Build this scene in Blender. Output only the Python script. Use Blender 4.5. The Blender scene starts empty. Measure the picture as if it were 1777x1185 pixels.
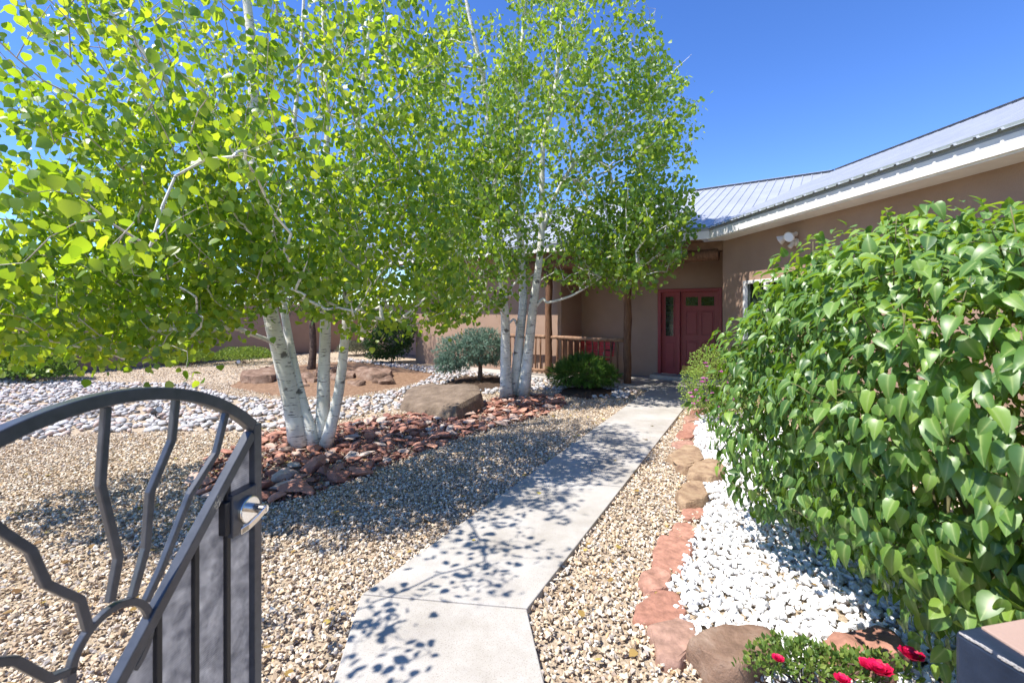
import bpy, bmesh, math, random
import numpy as np
from mathutils import Vector, Matrix, Euler

# ------------------------------------------------------------------ camera, sky, sun, exposure
SC = bpy.context.scene
ROOT = SC.collection
F_PX, CX, HY, EYE = 790.0, 888.5, 535.0, 1.70      # focal length in photo pixels, principal x, horizon row, eye height

cam_data = bpy.data.cameras.new('camera')
cam_data.sensor_width = 36.0
cam_data.lens = F_PX / 1777.0 * 36.0
cam_data.shift_y = -(592.5 - HY) / 1777.0
cam_data.clip_start = 0.05
cam_data.clip_end = 2000.0
cam_data.dof.use_dof = True
cam_data.dof.focus_distance = 5.0
cam_data.dof.aperture_fstop = 4.0
cam = bpy.data.objects.new('camera', cam_data)
cam.location = (0, 0, EYE)
cam.rotation_euler = (math.radians(90), 0, 0)
ROOT.objects.link(cam)
SC.camera = cam

SUN_AZ, SUN_EL = math.radians(-114), math.radians(60)   # azimuth from +Y towards +X
SUN_DIR = Vector((math.sin(SUN_AZ) * math.cos(SUN_EL), math.cos(SUN_AZ) * math.cos(SUN_EL), math.sin(SUN_EL)))
world = bpy.data.worlds.new('World')
SC.world = world
world.use_nodes = True
wn = world.node_tree.nodes
sky = wn.new('ShaderNodeTexSky')
sky.sky_type = 'NISHITA'
sky.sun_disc = False
sky.sun_elevation = SUN_EL
sky.sun_rotation = SUN_AZ
sky.altitude = 2000.0
sky.air_density = 1.0
sky.dust_density = 0.0
sky.ozone_density = 4.0
wn['Background'].inputs['Strength'].default_value = 0.125
hsv = wn.new('ShaderNodeHueSaturation')            # the clear high-desert blue of the photograph
hsv.inputs['Saturation'].default_value = 1.20
hsv.inputs['Hue'].default_value = 0.512
world.node_tree.links.new(sky.outputs[0], hsv.inputs['Color'])
world.node_tree.links.new(hsv.outputs[0], wn['Background'].inputs['Color'])
sun_data = bpy.data.lights.new('sun', 'SUN')
sun_data.energy = 3.9
sun_data.angle = math.radians(0.53)
sun_data.color = (1.0, 0.955, 0.89)
sun = bpy.data.objects.new('sun', sun_data)
sun.rotation_euler = SUN_DIR.to_track_quat('Z', 'Y').to_euler()
sun.location = (-20, 5, 40)
ROOT.objects.link(sun)
SC.view_settings.view_transform = 'Standard'
SC.view_settings.look = 'None'
SC.view_settings.exposure = 1.25
SC.view_settings.gamma = 1.0
SC.cycles.max_bounces = 8
SC.cycles.transparent_max_bounces = 8
SC.cycles.use_denoising = True

# ------------------------------------------------------------------ helpers
def ray(px, py, d):
    """point at depth d (metres along the view axis) seen at photo pixel px,py"""
    return np.array(((px - CX) / F_PX * d, d, EYE - (py - HY) / F_PX * d))

def gnd(px, py, z=0.0):
    d = F_PX * (EYE - z) / (py - HY)
    return np.array(((px - CX) / F_PX * d, d, z))

def project(p):
    p = np.asarray(p, float)
    return CX + F_PX * p[..., 0] / p[..., 1], HY + F_PX * (EYE - p[..., 2]) / p[..., 1]

def inpoly(x, y, poly):
    poly = np.asarray(poly, float)
    inside = np.zeros(np.shape(x), bool)
    n = len(poly)
    for i in range(n):
        x0, y0 = poly[i][:2]
        x1, y1 = poly[(i + 1) % n][:2]
        c = ((y0 > y) != (y1 > y)) & (x < (x1 - x0) * (y - y0) / ((y1 - y0) or 1e-9) + x0)
        inside ^= c
    return inside

class MB:
    """collects vertices and faces, builds ONE mesh object"""
    def __init__(self):
        self.v, self.f, self.t, self.n, self.r = [], [], [], 0, []
    def add(self, verts, faces, tint=0.5, rib=None):
        verts = np.asarray(verts, float).reshape(-1, 3)
        for fa in (faces if isinstance(faces, list) else [faces]):
            fa = np.asarray(fa, int)
            if fa.size:
                self.f.append(fa + self.n)
        self.v.append(verts)
        self.t.append(np.broadcast_to(np.asarray(tint, float), (len(verts),)))
        self.r.append(np.zeros(len(verts)) if rib is None else np.asarray(rib, float))
        self.n += len(verts)
        return self
    def box(self, lo, hi, tint=0.5):
        x0, y0, z0 = lo; x1, y1, z1 = hi
        v = [(x0,y0,z0),(x1,y0,z0),(x1,y1,z0),(x0,y1,z0),(x0,y0,z1),(x1,y0,z1),(x1,y1,z1),(x0,y1,z1)]
        return self.add(v, BOXF, tint)
    def obox(self, fr, u, v, z, tint=0.5):
        pts = [fr(uu, vv, zz) for zz in z for uu, vv in ((u[0], v[0]), (u[1], v[0]), (u[1], v[1]), (u[0], v[1]))]
        return self.add(pts, BOXF, tint)
    def prism(self, poly, z0, z1, tint=0.5):
        n = len(poly)
        v = [(p[0], p[1], z0) for p in poly] + [(p[0], p[1], z1) for p in poly]
        side = [[i, (i + 1) % n, n + (i + 1) % n, n + i] for i in range(n)]
        return self.add(v, [np.array(side), np.array([list(range(n))[::-1]]), np.array([list(range(n, 2 * n))])], tint)
    def tube(self, pts, rad, sides=8, tint=0.5, cap=True, ref=None):
        pts = np.asarray(pts, float)
        n = len(pts)
        rad = np.broadcast_to(np.asarray(rad, float), (n,))
        d = np.gradient(pts, axis=0) if n > 2 else np.repeat((pts[1] - pts[0])[None], n, 0)
        d /= np.linalg.norm(d, axis=1)[:, None] + 1e-12
        up = np.array((0.31, 0.77, 0.55)) if ref is None else np.asarray(ref, float)
        a = np.cross(d, up); a /= np.linalg.norm(a, axis=1)[:, None] + 1e-12
        b = np.cross(d, a)
        off = math.pi / sides
        an = np.arange(sides) / sides * 2 * math.pi + off
        ring = pts[:, None] + rad[:, None, None] * (np.cos(an)[None, :, None] * a[:, None] + np.sin(an)[None, :, None] * b[:, None])
        i = np.arange(n - 1)[:, None] * sides
        k = np.arange(sides)[None]
        k2 = (k + 1) % sides
        q = np.stack([i + k, i + k2, i + sides + k2, i + sides + k], -1).reshape(-1, 4)
        fs = [q]
        if cap:
            fs += [np.arange(sides)[None, ::-1], (np.arange(sides) + (n - 1) * sides)[None]]
        return self.add(ring.reshape(-1, 3), fs, tint)
    def mesh(self, name, mat=None, smooth=False, rib=False):
        me = bpy.data.meshes.new(name)
        if not self.v:
            return me
        V = np.concatenate(self.v)
        me.vertices.add(len(V))
        me.vertices.foreach_set('co', V.astype(np.float32).ravel())
        loops = np.concatenate([f.ravel() for f in self.f])
        cnt = np.concatenate([np.full(len(f), f.shape[1]) for f in self.f])
        start = np.concatenate([[0], np.cumsum(cnt)[:-1]])
        me.loops.add(len(loops))
        me.loops.foreach_set('vertex_index', loops.astype(np.int32))
        me.polygons.add(len(cnt))
        me.polygons.foreach_set('loop_start', start.astype(np.int32))
        me.polygons.foreach_set('loop_total', cnt.astype(np.int32))
        me.polygons.foreach_set('use_smooth', np.full(len(cnt), smooth))
        at = me.attributes.new('tint', 'FLOAT', 'POINT')
        at.data.foreach_set('value', np.concatenate(self.t).astype(np.float32))
        if rib:
            at = me.attributes.new('rib', 'FLOAT', 'POINT')
            at.data.foreach_set('value', np.concatenate(self.r).astype(np.float32))
        me.update(calc_edges=True)
        me.validate()
        if mat:
            me.materials.append(mat)
        return me
    def build(self, name, mat, parent=None, smooth=False, rib=False, bevel=0.0):
        o = bpy.data.objects.new(name, self.mesh(name, mat, smooth, rib))
        ROOT.objects.link(o)
        if parent:
            o.parent = parent
            o.matrix_parent_inverse = parent.matrix_basis.inverted()
        if bevel:
            m = o.modifiers.new('bevel', 'BEVEL'); m.width = bevel; m.segments = 2; m.limit_method = 'ANGLE'
            m.angle_limit = math.radians(50)
        return o

BOXF = np.array([(3,2,1,0),(4,5,6,7),(0,1,5,4),(1,2,6,5),(2,3,7,6),(3,0,4,7)])

def empty(name, loc):
    o = bpy.data.objects.new(name, None)
    o.location = loc
    o.empty_display_size = 0.1
    ROOT.objects.link(o)
    return o

def tag(o, label=None, cat=None, group=None, kind=None):
    if label: o['label'] = label
    if cat: o['category'] = cat
    if group: o['group'] = group
    if kind: o['kind'] = kind
    return o

def frame(o, a, n):
    o = np.asarray(o, float); a = np.asarray(a, float); n = np.asarray(n, float)
    def fr(u, v, z):
        p = o + a * u + n * v
        return (p[0], p[1], z)
    return fr

def rotmats(n, rng, tilt=1.0):
    """random rotations; tilt < 1 keeps the local z axis near vertical"""
    az = rng.uniform(0, 2 * math.pi, n)
    ax = rng.normal(0, tilt * 0.6, n); ay = rng.normal(0, tilt * 0.6, n)
    ca, sa, cx, sx, cy, sy = np.cos(az), np.sin(az), np.cos(ax), np.sin(ax), np.cos(ay), np.sin(ay)
    Z, O = np.zeros(n), np.ones(n)
    Rz = np.stack([ca, -sa, Z, sa, ca, Z, Z, Z, O], -1).reshape(-1, 3, 3)
    Rx = np.stack([O, Z, Z, Z, cx, -sx, Z, sx, cx], -1).reshape(-1, 3, 3)
    Ry = np.stack([cy, Z, sy, Z, O, Z, -sy, Z, cy], -1).reshape(-1, 3, 3)
    return Rx @ Ry @ Rz

def scatter(mb, protos, pos, R, scale, tint, rng, rib=None):
    """copies of prototype (verts, faces) joined into one builder"""
    which = rng.integers(0, len(protos), len(pos))
    for k, (pv, pf) in enumerate(protos):
        s = which == k
        m = int(s.sum())
        if not m: continue
        sc = scale[s] if scale.ndim == 2 else np.repeat(scale[s][:, None], 3, 1)
        V = np.einsum('nij,nvj->nvi', R[s], pv[None] * sc[:, None, :]) + pos[s][:, None]
        nv = len(pv)
        Fs = (pf[None] + (np.arange(m) * nv)[:, None, None]).reshape(-1, pf.shape[1])
        mb.add(V.reshape(-1, 3), Fs, np.repeat(tint[s], nv), None if rib is None else np.tile(rib, m))

def hull(npts, rng, flat=0.6, long=1.0):
    bm = bmesh.new()
    p = rng.normal(size=(npts, 3)); p /= np.linalg.norm(p, axis=1)[:, None]
    p *= rng.uniform(0.8, 1.05, npts)[:, None]
    p *= (0.5 * long, 0.5 * rng.uniform(.65, .9), 0.5 * flat)
    for q in p: bm.verts.new(q)
    r = bmesh.ops.convex_hull(bm, input=bm.verts)
    bmesh.ops.delete(bm, geom=[g for g in r['geom_interior'] if isinstance(g, bmesh.types.BMVert)], context='VERTS')
    bmesh.ops.triangulate(bm, faces=bm.faces)
    bm.verts.index_update()
    V = np.array([v.co[:] for v in bm.verts]); Fc = np.array([[v.index for v in f.verts] for f in bm.faces])
    bm.free()
    return V, Fc

def blob(sub, rng, amp=0.18, size=(1, .8, .6), freq=2.0):
    bm = bmesh.new()
    bmesh.ops.create_icosphere(bm, subdivisions=sub, radius=0.5)
    V = np.array([v.co[:] for v in bm.verts]); Fc = np.array([[v.index for v in f.verts] for f in bm.faces])
    bm.free()
    k = rng.normal(size=(5, 3)) * freq * 2
    ph = rng.uniform(0, 6.28, 5)
    d = np.sin(V @ k.T + ph).sum(1) / 5
    V = V * (1 + amp * d[:, None] * 2) * np.asarray(size)
    return V, Fc

def smooth_path(pts, n=24):
    """Catmull-Rom through control points"""
    p = np.asarray(pts, float)
    if len(p) == 2:
        t = np.linspace(0, 1, n)[:, None]
        return p[0] * (1 - t) + p[1] * t
    q = np.vstack([2 * p[0] - p[1], p, 2 * p[-1] - p[-2]])
    out = []
    segs = len(p) - 1
    m = max(2, n // segs)
    for i in range(segs):
        t = np.linspace(0, 1, m, endpoint=False)[:, None]
        a, b, c, d = q[i], q[i + 1], q[i + 2], q[i + 3]
        out.append(.5 * (2 * b + (c - a) * t + (2 * a - 5 * b + 4 * c - d) * t ** 2 + (3 * b - a - 3 * c + d) * t ** 3))
    out.append(p[-1][None])
    return np.vstack(out)

# ------------------------------------------------------------------ materials
def mat_new(name):
    m = bpy.data.materials.new(name)
    m.use_nodes = True
    nt = m.node_tree
    return m, nt, nt.nodes, nt.links, nt.nodes['Principled BSDF']

def ramp(nodes, stops, interp='LINEAR'):
    r = nodes.new('ShaderNodeValToRGB')
    cr = r.color_ramp
    cr.interpolation = interp
    e = cr.elements[0]
    cr.elements.remove(cr.elements[1])
    e.position = stops[0][0]; e.color = (*stops[0][1], 1)
    for p, c in stops[1:]:
        e = cr.elements.new(p)
        e.color = (*c, 1)
    return r

def noise(nodes, links, scale, detail=4, rough=0.55, coord='Object', vec=None, stretch=None):
    n = nodes.new('ShaderNodeTexNoise')
    n.inputs['Scale'].default_value = scale
    n.inputs['Detail'].default_value = detail
    n.inputs['Roughness'].default_value = rough
    if vec is None:
        tc = nodes.new('ShaderNodeTexCoord')
        vec = tc.outputs[coord]
    if stretch:
        mp = nodes.new('ShaderNodeMapping')
        mp.inputs['Scale'].default_value = stretch
        links.new(vec, mp.inputs['Vector'])
        vec = mp.outputs[0]
    links.new(vec, n.inputs['Vector'])
    return n

def bump(nodes, links, bsdf, height, strength=0.3, dist=0.02):
    b = nodes.new('ShaderNodeBump')
    b.inputs['Strength'].default_value = strength
    b.inputs['Distance'].default_value = dist
    links.new(height, b.inputs['Height'])
    links.new(b.outputs[0], bsdf.inputs['Normal'])

def geo_pos(nodes):
    return nodes.new('ShaderNodeNewGeometry').outputs['Position']

def mat_noise(name, stops, scale=4, rough=0.8, bstr=0.3, bscale=60, bdist=0.01, detail=6, metallic=0.0, spec=0.3, pos=True, stretch=None):
    m, nt, N, L, B = mat_new(name)
    v = geo_pos(N) if pos else None
    n = noise(N, L, scale, detail, .6, vec=v, stretch=stretch)
    r = ramp(N, stops)
    L.new(n.outputs[0], r.inputs[0])
    L.new(r.outputs[0], B.inputs['Base Color'])
    B.inputs['Roughness'].default_value = rough
    B.inputs['Metallic'].default_value = metallic
    B.inputs['Specular IOR Level'].default_value = spec
    if bstr:
        b = noise(N, L, bscale, 5, .65, vec=v, stretch=stretch)
        bump(N, L, B, b.outputs[0], bstr, bdist)
    return m

def mat_tint(name, stops, rough=0.8, nscale=40, namp=0.35, bstr=0.3, obj_random=False, spec=0.3, interp='LINEAR'):
    """per-piece colour from the tint attribute (or the object's random number), with fine mottling"""
    m, nt, N, L, B = mat_new(name)
    r = ramp(N, stops, interp)
    if obj_random:
        oi = N.new('ShaderNodeObjectInfo'); L.new(oi.outputs['Random'], r.inputs[0])
    else:
        at = N.new('ShaderNodeAttribute'); at.attribute_name = 'tint'; L.new(at.outputs['Fac'], r.inputs[0])
    n = noise(N, L, nscale, 5, .65, vec=geo_pos(N))
    mr = N.new('ShaderNodeMapRange')
    mr.inputs['From Min'].default_value = .3; mr.inputs['From Max'].default_value = .7
    mr.inputs['To Min'].default_value = 1 - namp; mr.inputs['To Max'].default_value = 1 + namp * .6
    L.new(n.outputs[0], mr.inputs['Value'])
    mx = N.new('ShaderNodeVectorMath'); mx.operation = 'SCALE'
    L.new(r.outputs[0], mx.inputs[0]); L.new(mr.outputs[0], mx.inputs['Scale'])
    L.new(mx.outputs[0], B.inputs['Base Color'])
    B.inputs['Roughness'].default_value = rough
    B.inputs['Specular IOR Level'].default_value = spec
    if bstr: bump(N, L, B, n.outputs[0], bstr, .01)
    return m

def mat_leaf(name, stops, trans, tmix=0.45, rough=0.5, spec=0.35, rib=None):
    m, nt, N, L, B = mat_new(name)
    at = N.new('ShaderNodeAttribute'); at.attribute_name = 'tint'
    oi = N.new('ShaderNodeObjectInfo')
    ad = N.new('ShaderNodeMath'); ad.operation = 'ADD'
    L.new(at.outputs['Fac'], ad.inputs[0])
    m2 = N.new('ShaderNodeMath'); m2.operation = 'MULTIPLY_ADD'
    L.new(oi.outputs['Random'], m2.inputs[0]); m2.inputs[1].default_value = .5; m2.inputs[2].default_value = -.25
    L.new(m2.outputs[0], ad.inputs[1])
    r = ramp(N, stops); L.new(ad.outputs[0], r.inputs[0])
    col = r.outputs[0]
    if rib:
        ra = N.new('ShaderNodeAttribute'); ra.attribute_name = 'rib'
        pw = N.new('ShaderNodeMath'); pw.operation = 'POWER'; pw.inputs[1].default_value = 7
        L.new(ra.outputs['Fac'], pw.inputs[0])
        mx = N.new('ShaderNodeMixRGB'); mx.inputs['Color2'].default_value = (*rib, 1)
        L.new(pw.outputs[0], mx.inputs['Fac']); L.new(col, mx.inputs['Color1'])
        col = mx.outputs[0]
    L.new(col, B.inputs['Base Color'])
    B.inputs['Roughness'].default_value = rough
    B.inputs['Specular IOR Level'].default_value = spec
    tr = N.new('ShaderNodeBsdfTranslucent')
    r2 = ramp(N, trans); L.new(ad.outputs[0], r2.inputs[0]); L.new(r2.outputs[0], tr.inputs['Color'])
    ms = N.new('ShaderNodeMixShader'); ms.inputs[0].default_value = tmix
    L.new(B.outputs[0], ms.inputs[1]); L.new(tr.outputs[0], ms.inputs[2])
    L.new(ms.outputs[0], N['Material Output'].inputs['Surface'])
    return m

def mat_plain(name, col, rough=0.5, metallic=0.0, spec=0.5, namp=0.0, nscale=20, bstr=0.0):
    a = tuple(c * (1 - namp) for c in col); b = tuple(min(1, c * (1 + namp)) for c in col)
    return mat_noise(name, [(.3, a), (.7, b)], nscale, rough, bstr, nscale * 6, .004, 4, metallic, spec)
# ------------------------------------------------------------------ material library
M = {}
M['soil'] = mat_noise('gravel_soil', [(.25, (.26, .195, .13)), (.5, (.42, .335, .24)), (.75, (.56, .47, .36))], 60, .95, .8, 90, .02)
M['earth'] = mat_noise('brown_earth', [(.25, (.12, .065, .035)), (.55, (.24, .145, .085)), (.8, (.33, .22, .14))], 14, .95, .7, 70, .02)
M['mulch'] = mat_noise('dark_mulch', [(.3, (.03, .02, .013)), (.7, (.11, .07, .045))], 40, .95, .9, 80, .02)
M['concrete'] = mat_noise('broom_concrete', [(.2, (.36, .335, .305)), (.5, (.425, .40, .365)), (.8, (.47, .445, .41))], 3.0, .85, .25, 260, .003, 8)
def concrete_stains(m):
    N, L = m.node_tree.nodes, m.node_tree.links
    B = N['Principled BSDF']
    src = B.inputs['Base Color'].links[0].from_socket
    n = noise(N, L, 130, 3, .7, vec=geo_pos(N))
    r = ramp(N, [(.33, (.62, .60, .58)), (.46, (1, 1, 1))]); L.new(n.outputs[0], r.inputs[0])
    n2 = noise(N, L, 1.3, 6, .7, vec=geo_pos(N))
    r2 = ramp(N, [(.3, (.72, .69, .64)), (.6, (1, 1, 1))]); L.new(n2.outputs[0], r2.inputs[0])
    a = N.new('ShaderNodeMixRGB'); a.blend_type = 'MULTIPLY'; a.inputs[0].default_value = 1
    b = N.new('ShaderNodeMixRGB'); b.blend_type = 'MULTIPLY'; b.inputs[0].default_value = 1
    L.new(src, a.inputs[1]); L.new(r.outputs[0], a.inputs[2]); L.new(a.outputs[0], b.inputs[1]); L.new(r2.outputs[0], b.inputs[2])
    L.new(b.outputs[0], B.inputs['Base Color'])
concrete_stains(M['concrete'])
M['stucco'] = mat_noise('brown_stucco', [(.2, (.29, .19, .135)), (.5, (.35, .235, .17)), (.8, (.40, .275, .205))], 1.1, .9, .5, 90, .008, 9, spec=.2)
M['stucco_pink'] = mat_noise('wall_stucco', [(.25, (.31, .21, .165)), (.75, (.39, .275, .225))], 1.6, .9, .35, 120, .006, 8, spec=.2)
M['roof'] = mat_noise('galvanised_roof', [(.3, (.39, .41, .44)), (.7, (.47, .49, .52))], 2.2, .42, .04, 8, .01, 5, metallic=.35, spec=.5)
M['roof_edge'] = mat_plain('grey_drip_edge', (.27, .30, .29), .5, .2, namp=.1)
M['white_trim'] = mat_plain('white_trim_paint', (.74, .72, .68), .6, namp=.06, nscale=6)
M['red_door'] = mat_plain('red_door_paint', (.29, .038, .042), .4, spec=.5, namp=.08, nscale=5)
M['red_slat'] = mat_plain('red_slat_paint', (.62, .06, .06), .5, namp=.12, nscale=12)
M['brass'] = mat_plain('brass', (.55, .38, .12), .35, .9, namp=.1)
M['log'] = mat_noise('stained_log', [(.25, (.075, .036, .018)), (.55, (.17, .085, .045)), (.8, (.27, .15, .085))], 9, .7, .5, 30, .01, 6, stretch=(4, 4, .6))
M['log_rail'] = mat_noise('weathered_log_rail', [(.25, (.12, .065, .035)), (.55, (.26, .15, .09)), (.8, (.40, .27, .18))], 12, .75, .5, 40, .01, 6)
M['ceiling'] = mat_noise('porch_boards', [(.3, (.16, .09, .055)), (.7, (.24, .145, .09))], 6, .8, .2, 30)
M['black_iron'] = mat_noise('black_iron', [(.3, (.034, .039, .047)), (.7, (.058, .064, .075))], 30, .30, .10, 300, .001, 4, spec=.6)
M['iron_dark'] = mat_plain('cast_iron', (.015, .015, .017), .5)
M['chrome'] = mat_plain('brushed_chrome', (.72, .70, .66), .22, 1.0)
M['white_plastic'] = mat_plain('cream_plastic', (.62, .57, .50), .5)
M['lens'] = mat_plain('lamp_lens', (.70, .74, .78), .15)
def glass_mat():
    m, nt, N, L, B = mat_new('leaded_glass')
    n = noise(N, L, 9, 3, .5, vec=geo_pos(N)); r = ramp(N, [(.35, (.008, .014, .010)), (.65, (.03, .05, .03))]); L.new(n.outputs[0], r.inputs[0])
    L.new(r.outputs[0], B.inputs['Base Color']); B.inputs['Roughness'].default_value = .06; B.inputs['Specular IOR Level'].default_value = .9
    b = noise(N, L, 40, 2, .5, vec=geo_pos(N)); bump(N, L, B, b.outputs[0], .25, .004)
    return m
M['glass'] = glass_mat()

# ------------------------------------------------------------------ ground, walkway
GZ = -0.045        # soil level under the gravel; the walkway top is z = 0
mb = MB()
nx = 60
xs = np.concatenate([np.linspace(-400, -30, 12), np.linspace(-28, 28, 57), np.linspace(30, 400, 12)])
ys = np.concatenate([np.linspace(-60, -6, 6), np.linspace(-5, 40, 46), np.linspace(45, 700, 14)])
X, Y = np.meshgrid(xs, ys)
Z = np.full_like(X, GZ)
V = np.stack([X, Y, Z], -1).reshape(-1, 3)
w = len(xs)
I, J = np.meshgrid(np.arange(len(ys) - 1), np.arange(w - 1), indexing='ij')
q = np.stack([I * w + J, I * w + J + 1, (I + 1) * w + J + 1, (I + 1) * w + J], -1).reshape(-1, 4)
mb.add(V, q)
tag(mb.build('ground', M['soil'], smooth=True), kind='structure')

def sheet(name, poly_px, mat, z, dome=0.0, seed=1):
    """earth bed laid on the ground as a low-domed sheet"""
    P = np.array([gnd(*p, GZ)[:2] for p in poly_px])
    c = P.mean(0)
    ring = smooth_path(np.vstack([P, P[:1]]), 48)[:-1]
    n = len(ring)
    rng = np.random.default_rng(seed)
    mb = MB()
    V, K = [], 7
    for k in range(K):
        f = 1 - k / K
        for p in ring:
            q = c + (p - c) * f
            h = z + dome * (1 - f ** 2) + (rng.normal(0, .012) if 0 < k else 0)
            V.append((q[0], q[1], h))
    V.append((c[0], c[1], z + dome))
    fs = [[k * n + i, k * n + (i + 1) % n, (k + 1) * n + (i + 1) % n, (k + 1) * n + i] for k in range(K - 1) for i in range(n)]
    ft = [[(K - 1) * n + i, (K - 1) * n + (i + 1) % n, K * n] for i in range(n)]
    mb.add(V, [np.array(fs), np.array(ft)])
    return tag(mb.build(name, mat, smooth=True), kind='structure')
sheet('soil_bed', [(395, 672), (440, 652), (520, 634), (610, 628), (700, 640), (760, 652), (700, 672), (600, 690), (480, 688)], M['earth'], GZ + .004, .10, 2)
sheet('soil_bed', [(772, 668), (800, 655), (850, 652), (885, 660), (870, 674), (815, 680)], M['mulch'], GZ + .008, .05, 3)
sheet('soil_bed', [(965, 686), (985, 674), (1040, 672), (1065, 682), (1020, 694)], M['mulch'], GZ + .008, .04, 4)

WLB, WLT = gnd(627, 1031), gnd(1114, 684)
WRB, WRT = gnd(914, 1056), gnd(1208, 681)
walk = empty('walkway', tuple(gnd(770, 1043)))
tag(walk, kind='structure')
def slab(poly):
    mb = MB(); mb.prism([p[:2] for p in poly], GZ - .06, 0.0)
    return mb.build('slab', M['concrete'], walk, bevel=.006)
jn = .004
d0 = gnd(575, 1195); d1 = gnd(947, 1195)
nl = d0 + (d0 - WLB) * 1.1; nr = d1 + (d1 - WRB) * 1.1
slab([nl, nr, WRB, WLB])
# ------------------------------------------------------------------ house frame
P1 = np.array((2.60, 10.25))
A = np.array((-math.sin(math.radians(55)), math.cos(math.radians(55))))   # along the main front, leftwards
NN = np.array((-A[0] * 0 + A[1], -A[0]))                                   # into the house
FR = frame(P1, A, NN)
V0 = P1 + A * -1.822 + NN * -.457
BW = np.array((math.sin(math.radians(5.3)), -math.cos(math.radians(5.3)))) # along the wing, towards the viewer
NW = np.array((math.cos(math.radians(5.3)), math.sin(math.radians(5.3))))
GW = frame(V0, BW, NW)
def slab_end(p, q):
    """where the line p->q meets the porch slab front (v = -.30)"""
    f = lambda s: float(((p + (q - p) * s)[:2] - P1) @ NN + .30)
    a, b = f(0), f(1)
    return p + (q - p) * (a / (a - b))
WLE, WRE = slab_end(WLB, WLT), slab_end(WRB, WRT)
cuts = [0.0, .27, .52, .76, 1.0]
for i in range(4):
    a0, a1 = cuts[i], cuts[i + 1]
    g0 = .0012
    g1 = .0 if i == 3 else .0012
    L0, L1 = WLB + (WLE - WLB) * (a0 + g0), WLB + (WLE - WLB) * (a1 - g1)
    R0, R1 = WRB + (WRE - WRB) * (a0 + g0), WRB + (WRE - WRB) * (a1 - g1)
    slab([L0, R0, R1, L1])
mb = MB()
mb.prism([FR(6.0, -.299, 0)[:2], FR(3.52, -.299, 0)[:2], FR(-1.95, -.299, 0)[:2], FR(-1.95, 1.45, 0)[:2], FR(3.52, 1.45, 0)[:2], FR(3.52, .28, 0)[:2], FR(6.0, .28, 0)[:2]][::-1], GZ - .06, -.004)
tag(mb.build('porch_floor', M['concrete']), kind='structure')

# ------------------------------------------------------------------ house
house = empty('house', FR(0, 1.5, 0))
tag(house, 'brown stucco ranch house with grey metal roof, red front door and log porch', 'house')
EZ, PIT, RUN = 3.26, .42, 4.3          # eave height, pitch, eave-to-ridge run
def wall(name, *boxes):
    mb = MB()
    for fr, u, v, z in boxes: mb.obox(fr, u, v, z)
    return mb.build(name, M['stucco'], house)
DU0, DU1, DZ = -.241, -1.708, 2.17     # door opening along the front
wall('wall', (FR, (2.06, DU0), (1.451, 1.70), (GZ, 3.1)), (FR, (DU0, DU1), (1.451, 1.70), (DZ, 3.1)), (FR, (DU1, -2.60), (1.451, 1.70), (GZ, 3.1)))
wall('wall', (FR, (1.86, 7.15), (.30, .52), (GZ, 3.1)), (FR, (1.86, 2.06), (.52, 1.451), (GZ, 3.1)), (FR, (6.93, 7.15), (.52, 8.4), (GZ, 3.1)))
# wing wall with a window opening
WU0, WU1, WZ0, WZ1 = .50, 1.75, 1.02, 2.20
wall('wall', (GW, (-.19, WU0), (.38, .60), (GZ, 3.08)), (GW, (WU0, WU1), (.38, .60), (GZ, WZ0)), (GW, (WU0, WU1), (.38, .60), (WZ1, 3.08)), (GW, (WU1, 8.8), (.38, .60), (GZ, 3.08)))
mb = MB()                                # short return from the wing corner to the door wall
c0, c1 = np.array(GW(-.19, .383, 0))[:2], np.array(FR(-2.45, 1.44, 0))[:2]
dv = c1 - c0; dv /= np.linalg.norm(dv); nv = np.array((-dv[1], dv[0]))
mb.prism([c0, c0 - nv * .2, c1 - nv * .2, c1], GZ, 3.07)
mb.build('wall', M['stucco'], house)
# soffits and porch ceiling, fascia
mb = MB(); mb.obox(FR, (1.85, -2.6), (.10, 1.45), (2.99, 3.03)); mb.build('porch_ceiling', M['ceiling'], house)
mb = MB(); mb.obox(GW, (-.1, 9.0), (.03, .378), (3.03, 3.055)); mb.build('soffit', M['white_trim'], house)
UL = 12.0                                # how far the main roof runs to the left
mb = MB(); mb.obox(FR, (-1.82, UL), (-.455, -.42), (3.05, 3.235)); mb.build('fascia', M['white_trim'], house)
mb = MB(); mb.obox(GW, (0.0, 9.0), (.0, .03), (3.05, 3.235)); mb.build('fascia', M['white_trim'], house)
mb = MB(); mb.obox(FR, (-1.83, UL), (-.475, -.40), (3.238, 3.285)); mb.build('drip_edge', M['roof_edge'], house)
mb = MB(); mb.obox(GW, (-.01, 9.0), (-.02, .05), (3.238, 3.285)); mb.build('drip_edge', M['roof_edge'], house)
mb = MB(); mb.obox(FR, (-1.6, UL), (-.41, .09), (3.06, 3.085)); mb.build('soffit', M['ceiling'], house)
# roof deck (thin underlay) and its panels
EM = frame(V0, A, NN)                    # eave frames: u along the eave, v upslope
def rz(v): return EZ + PIT * v
UV = 2.10 * RUN / 4.5 * 1.0
ang = math.atan2(*( [0, 1] ))
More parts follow.
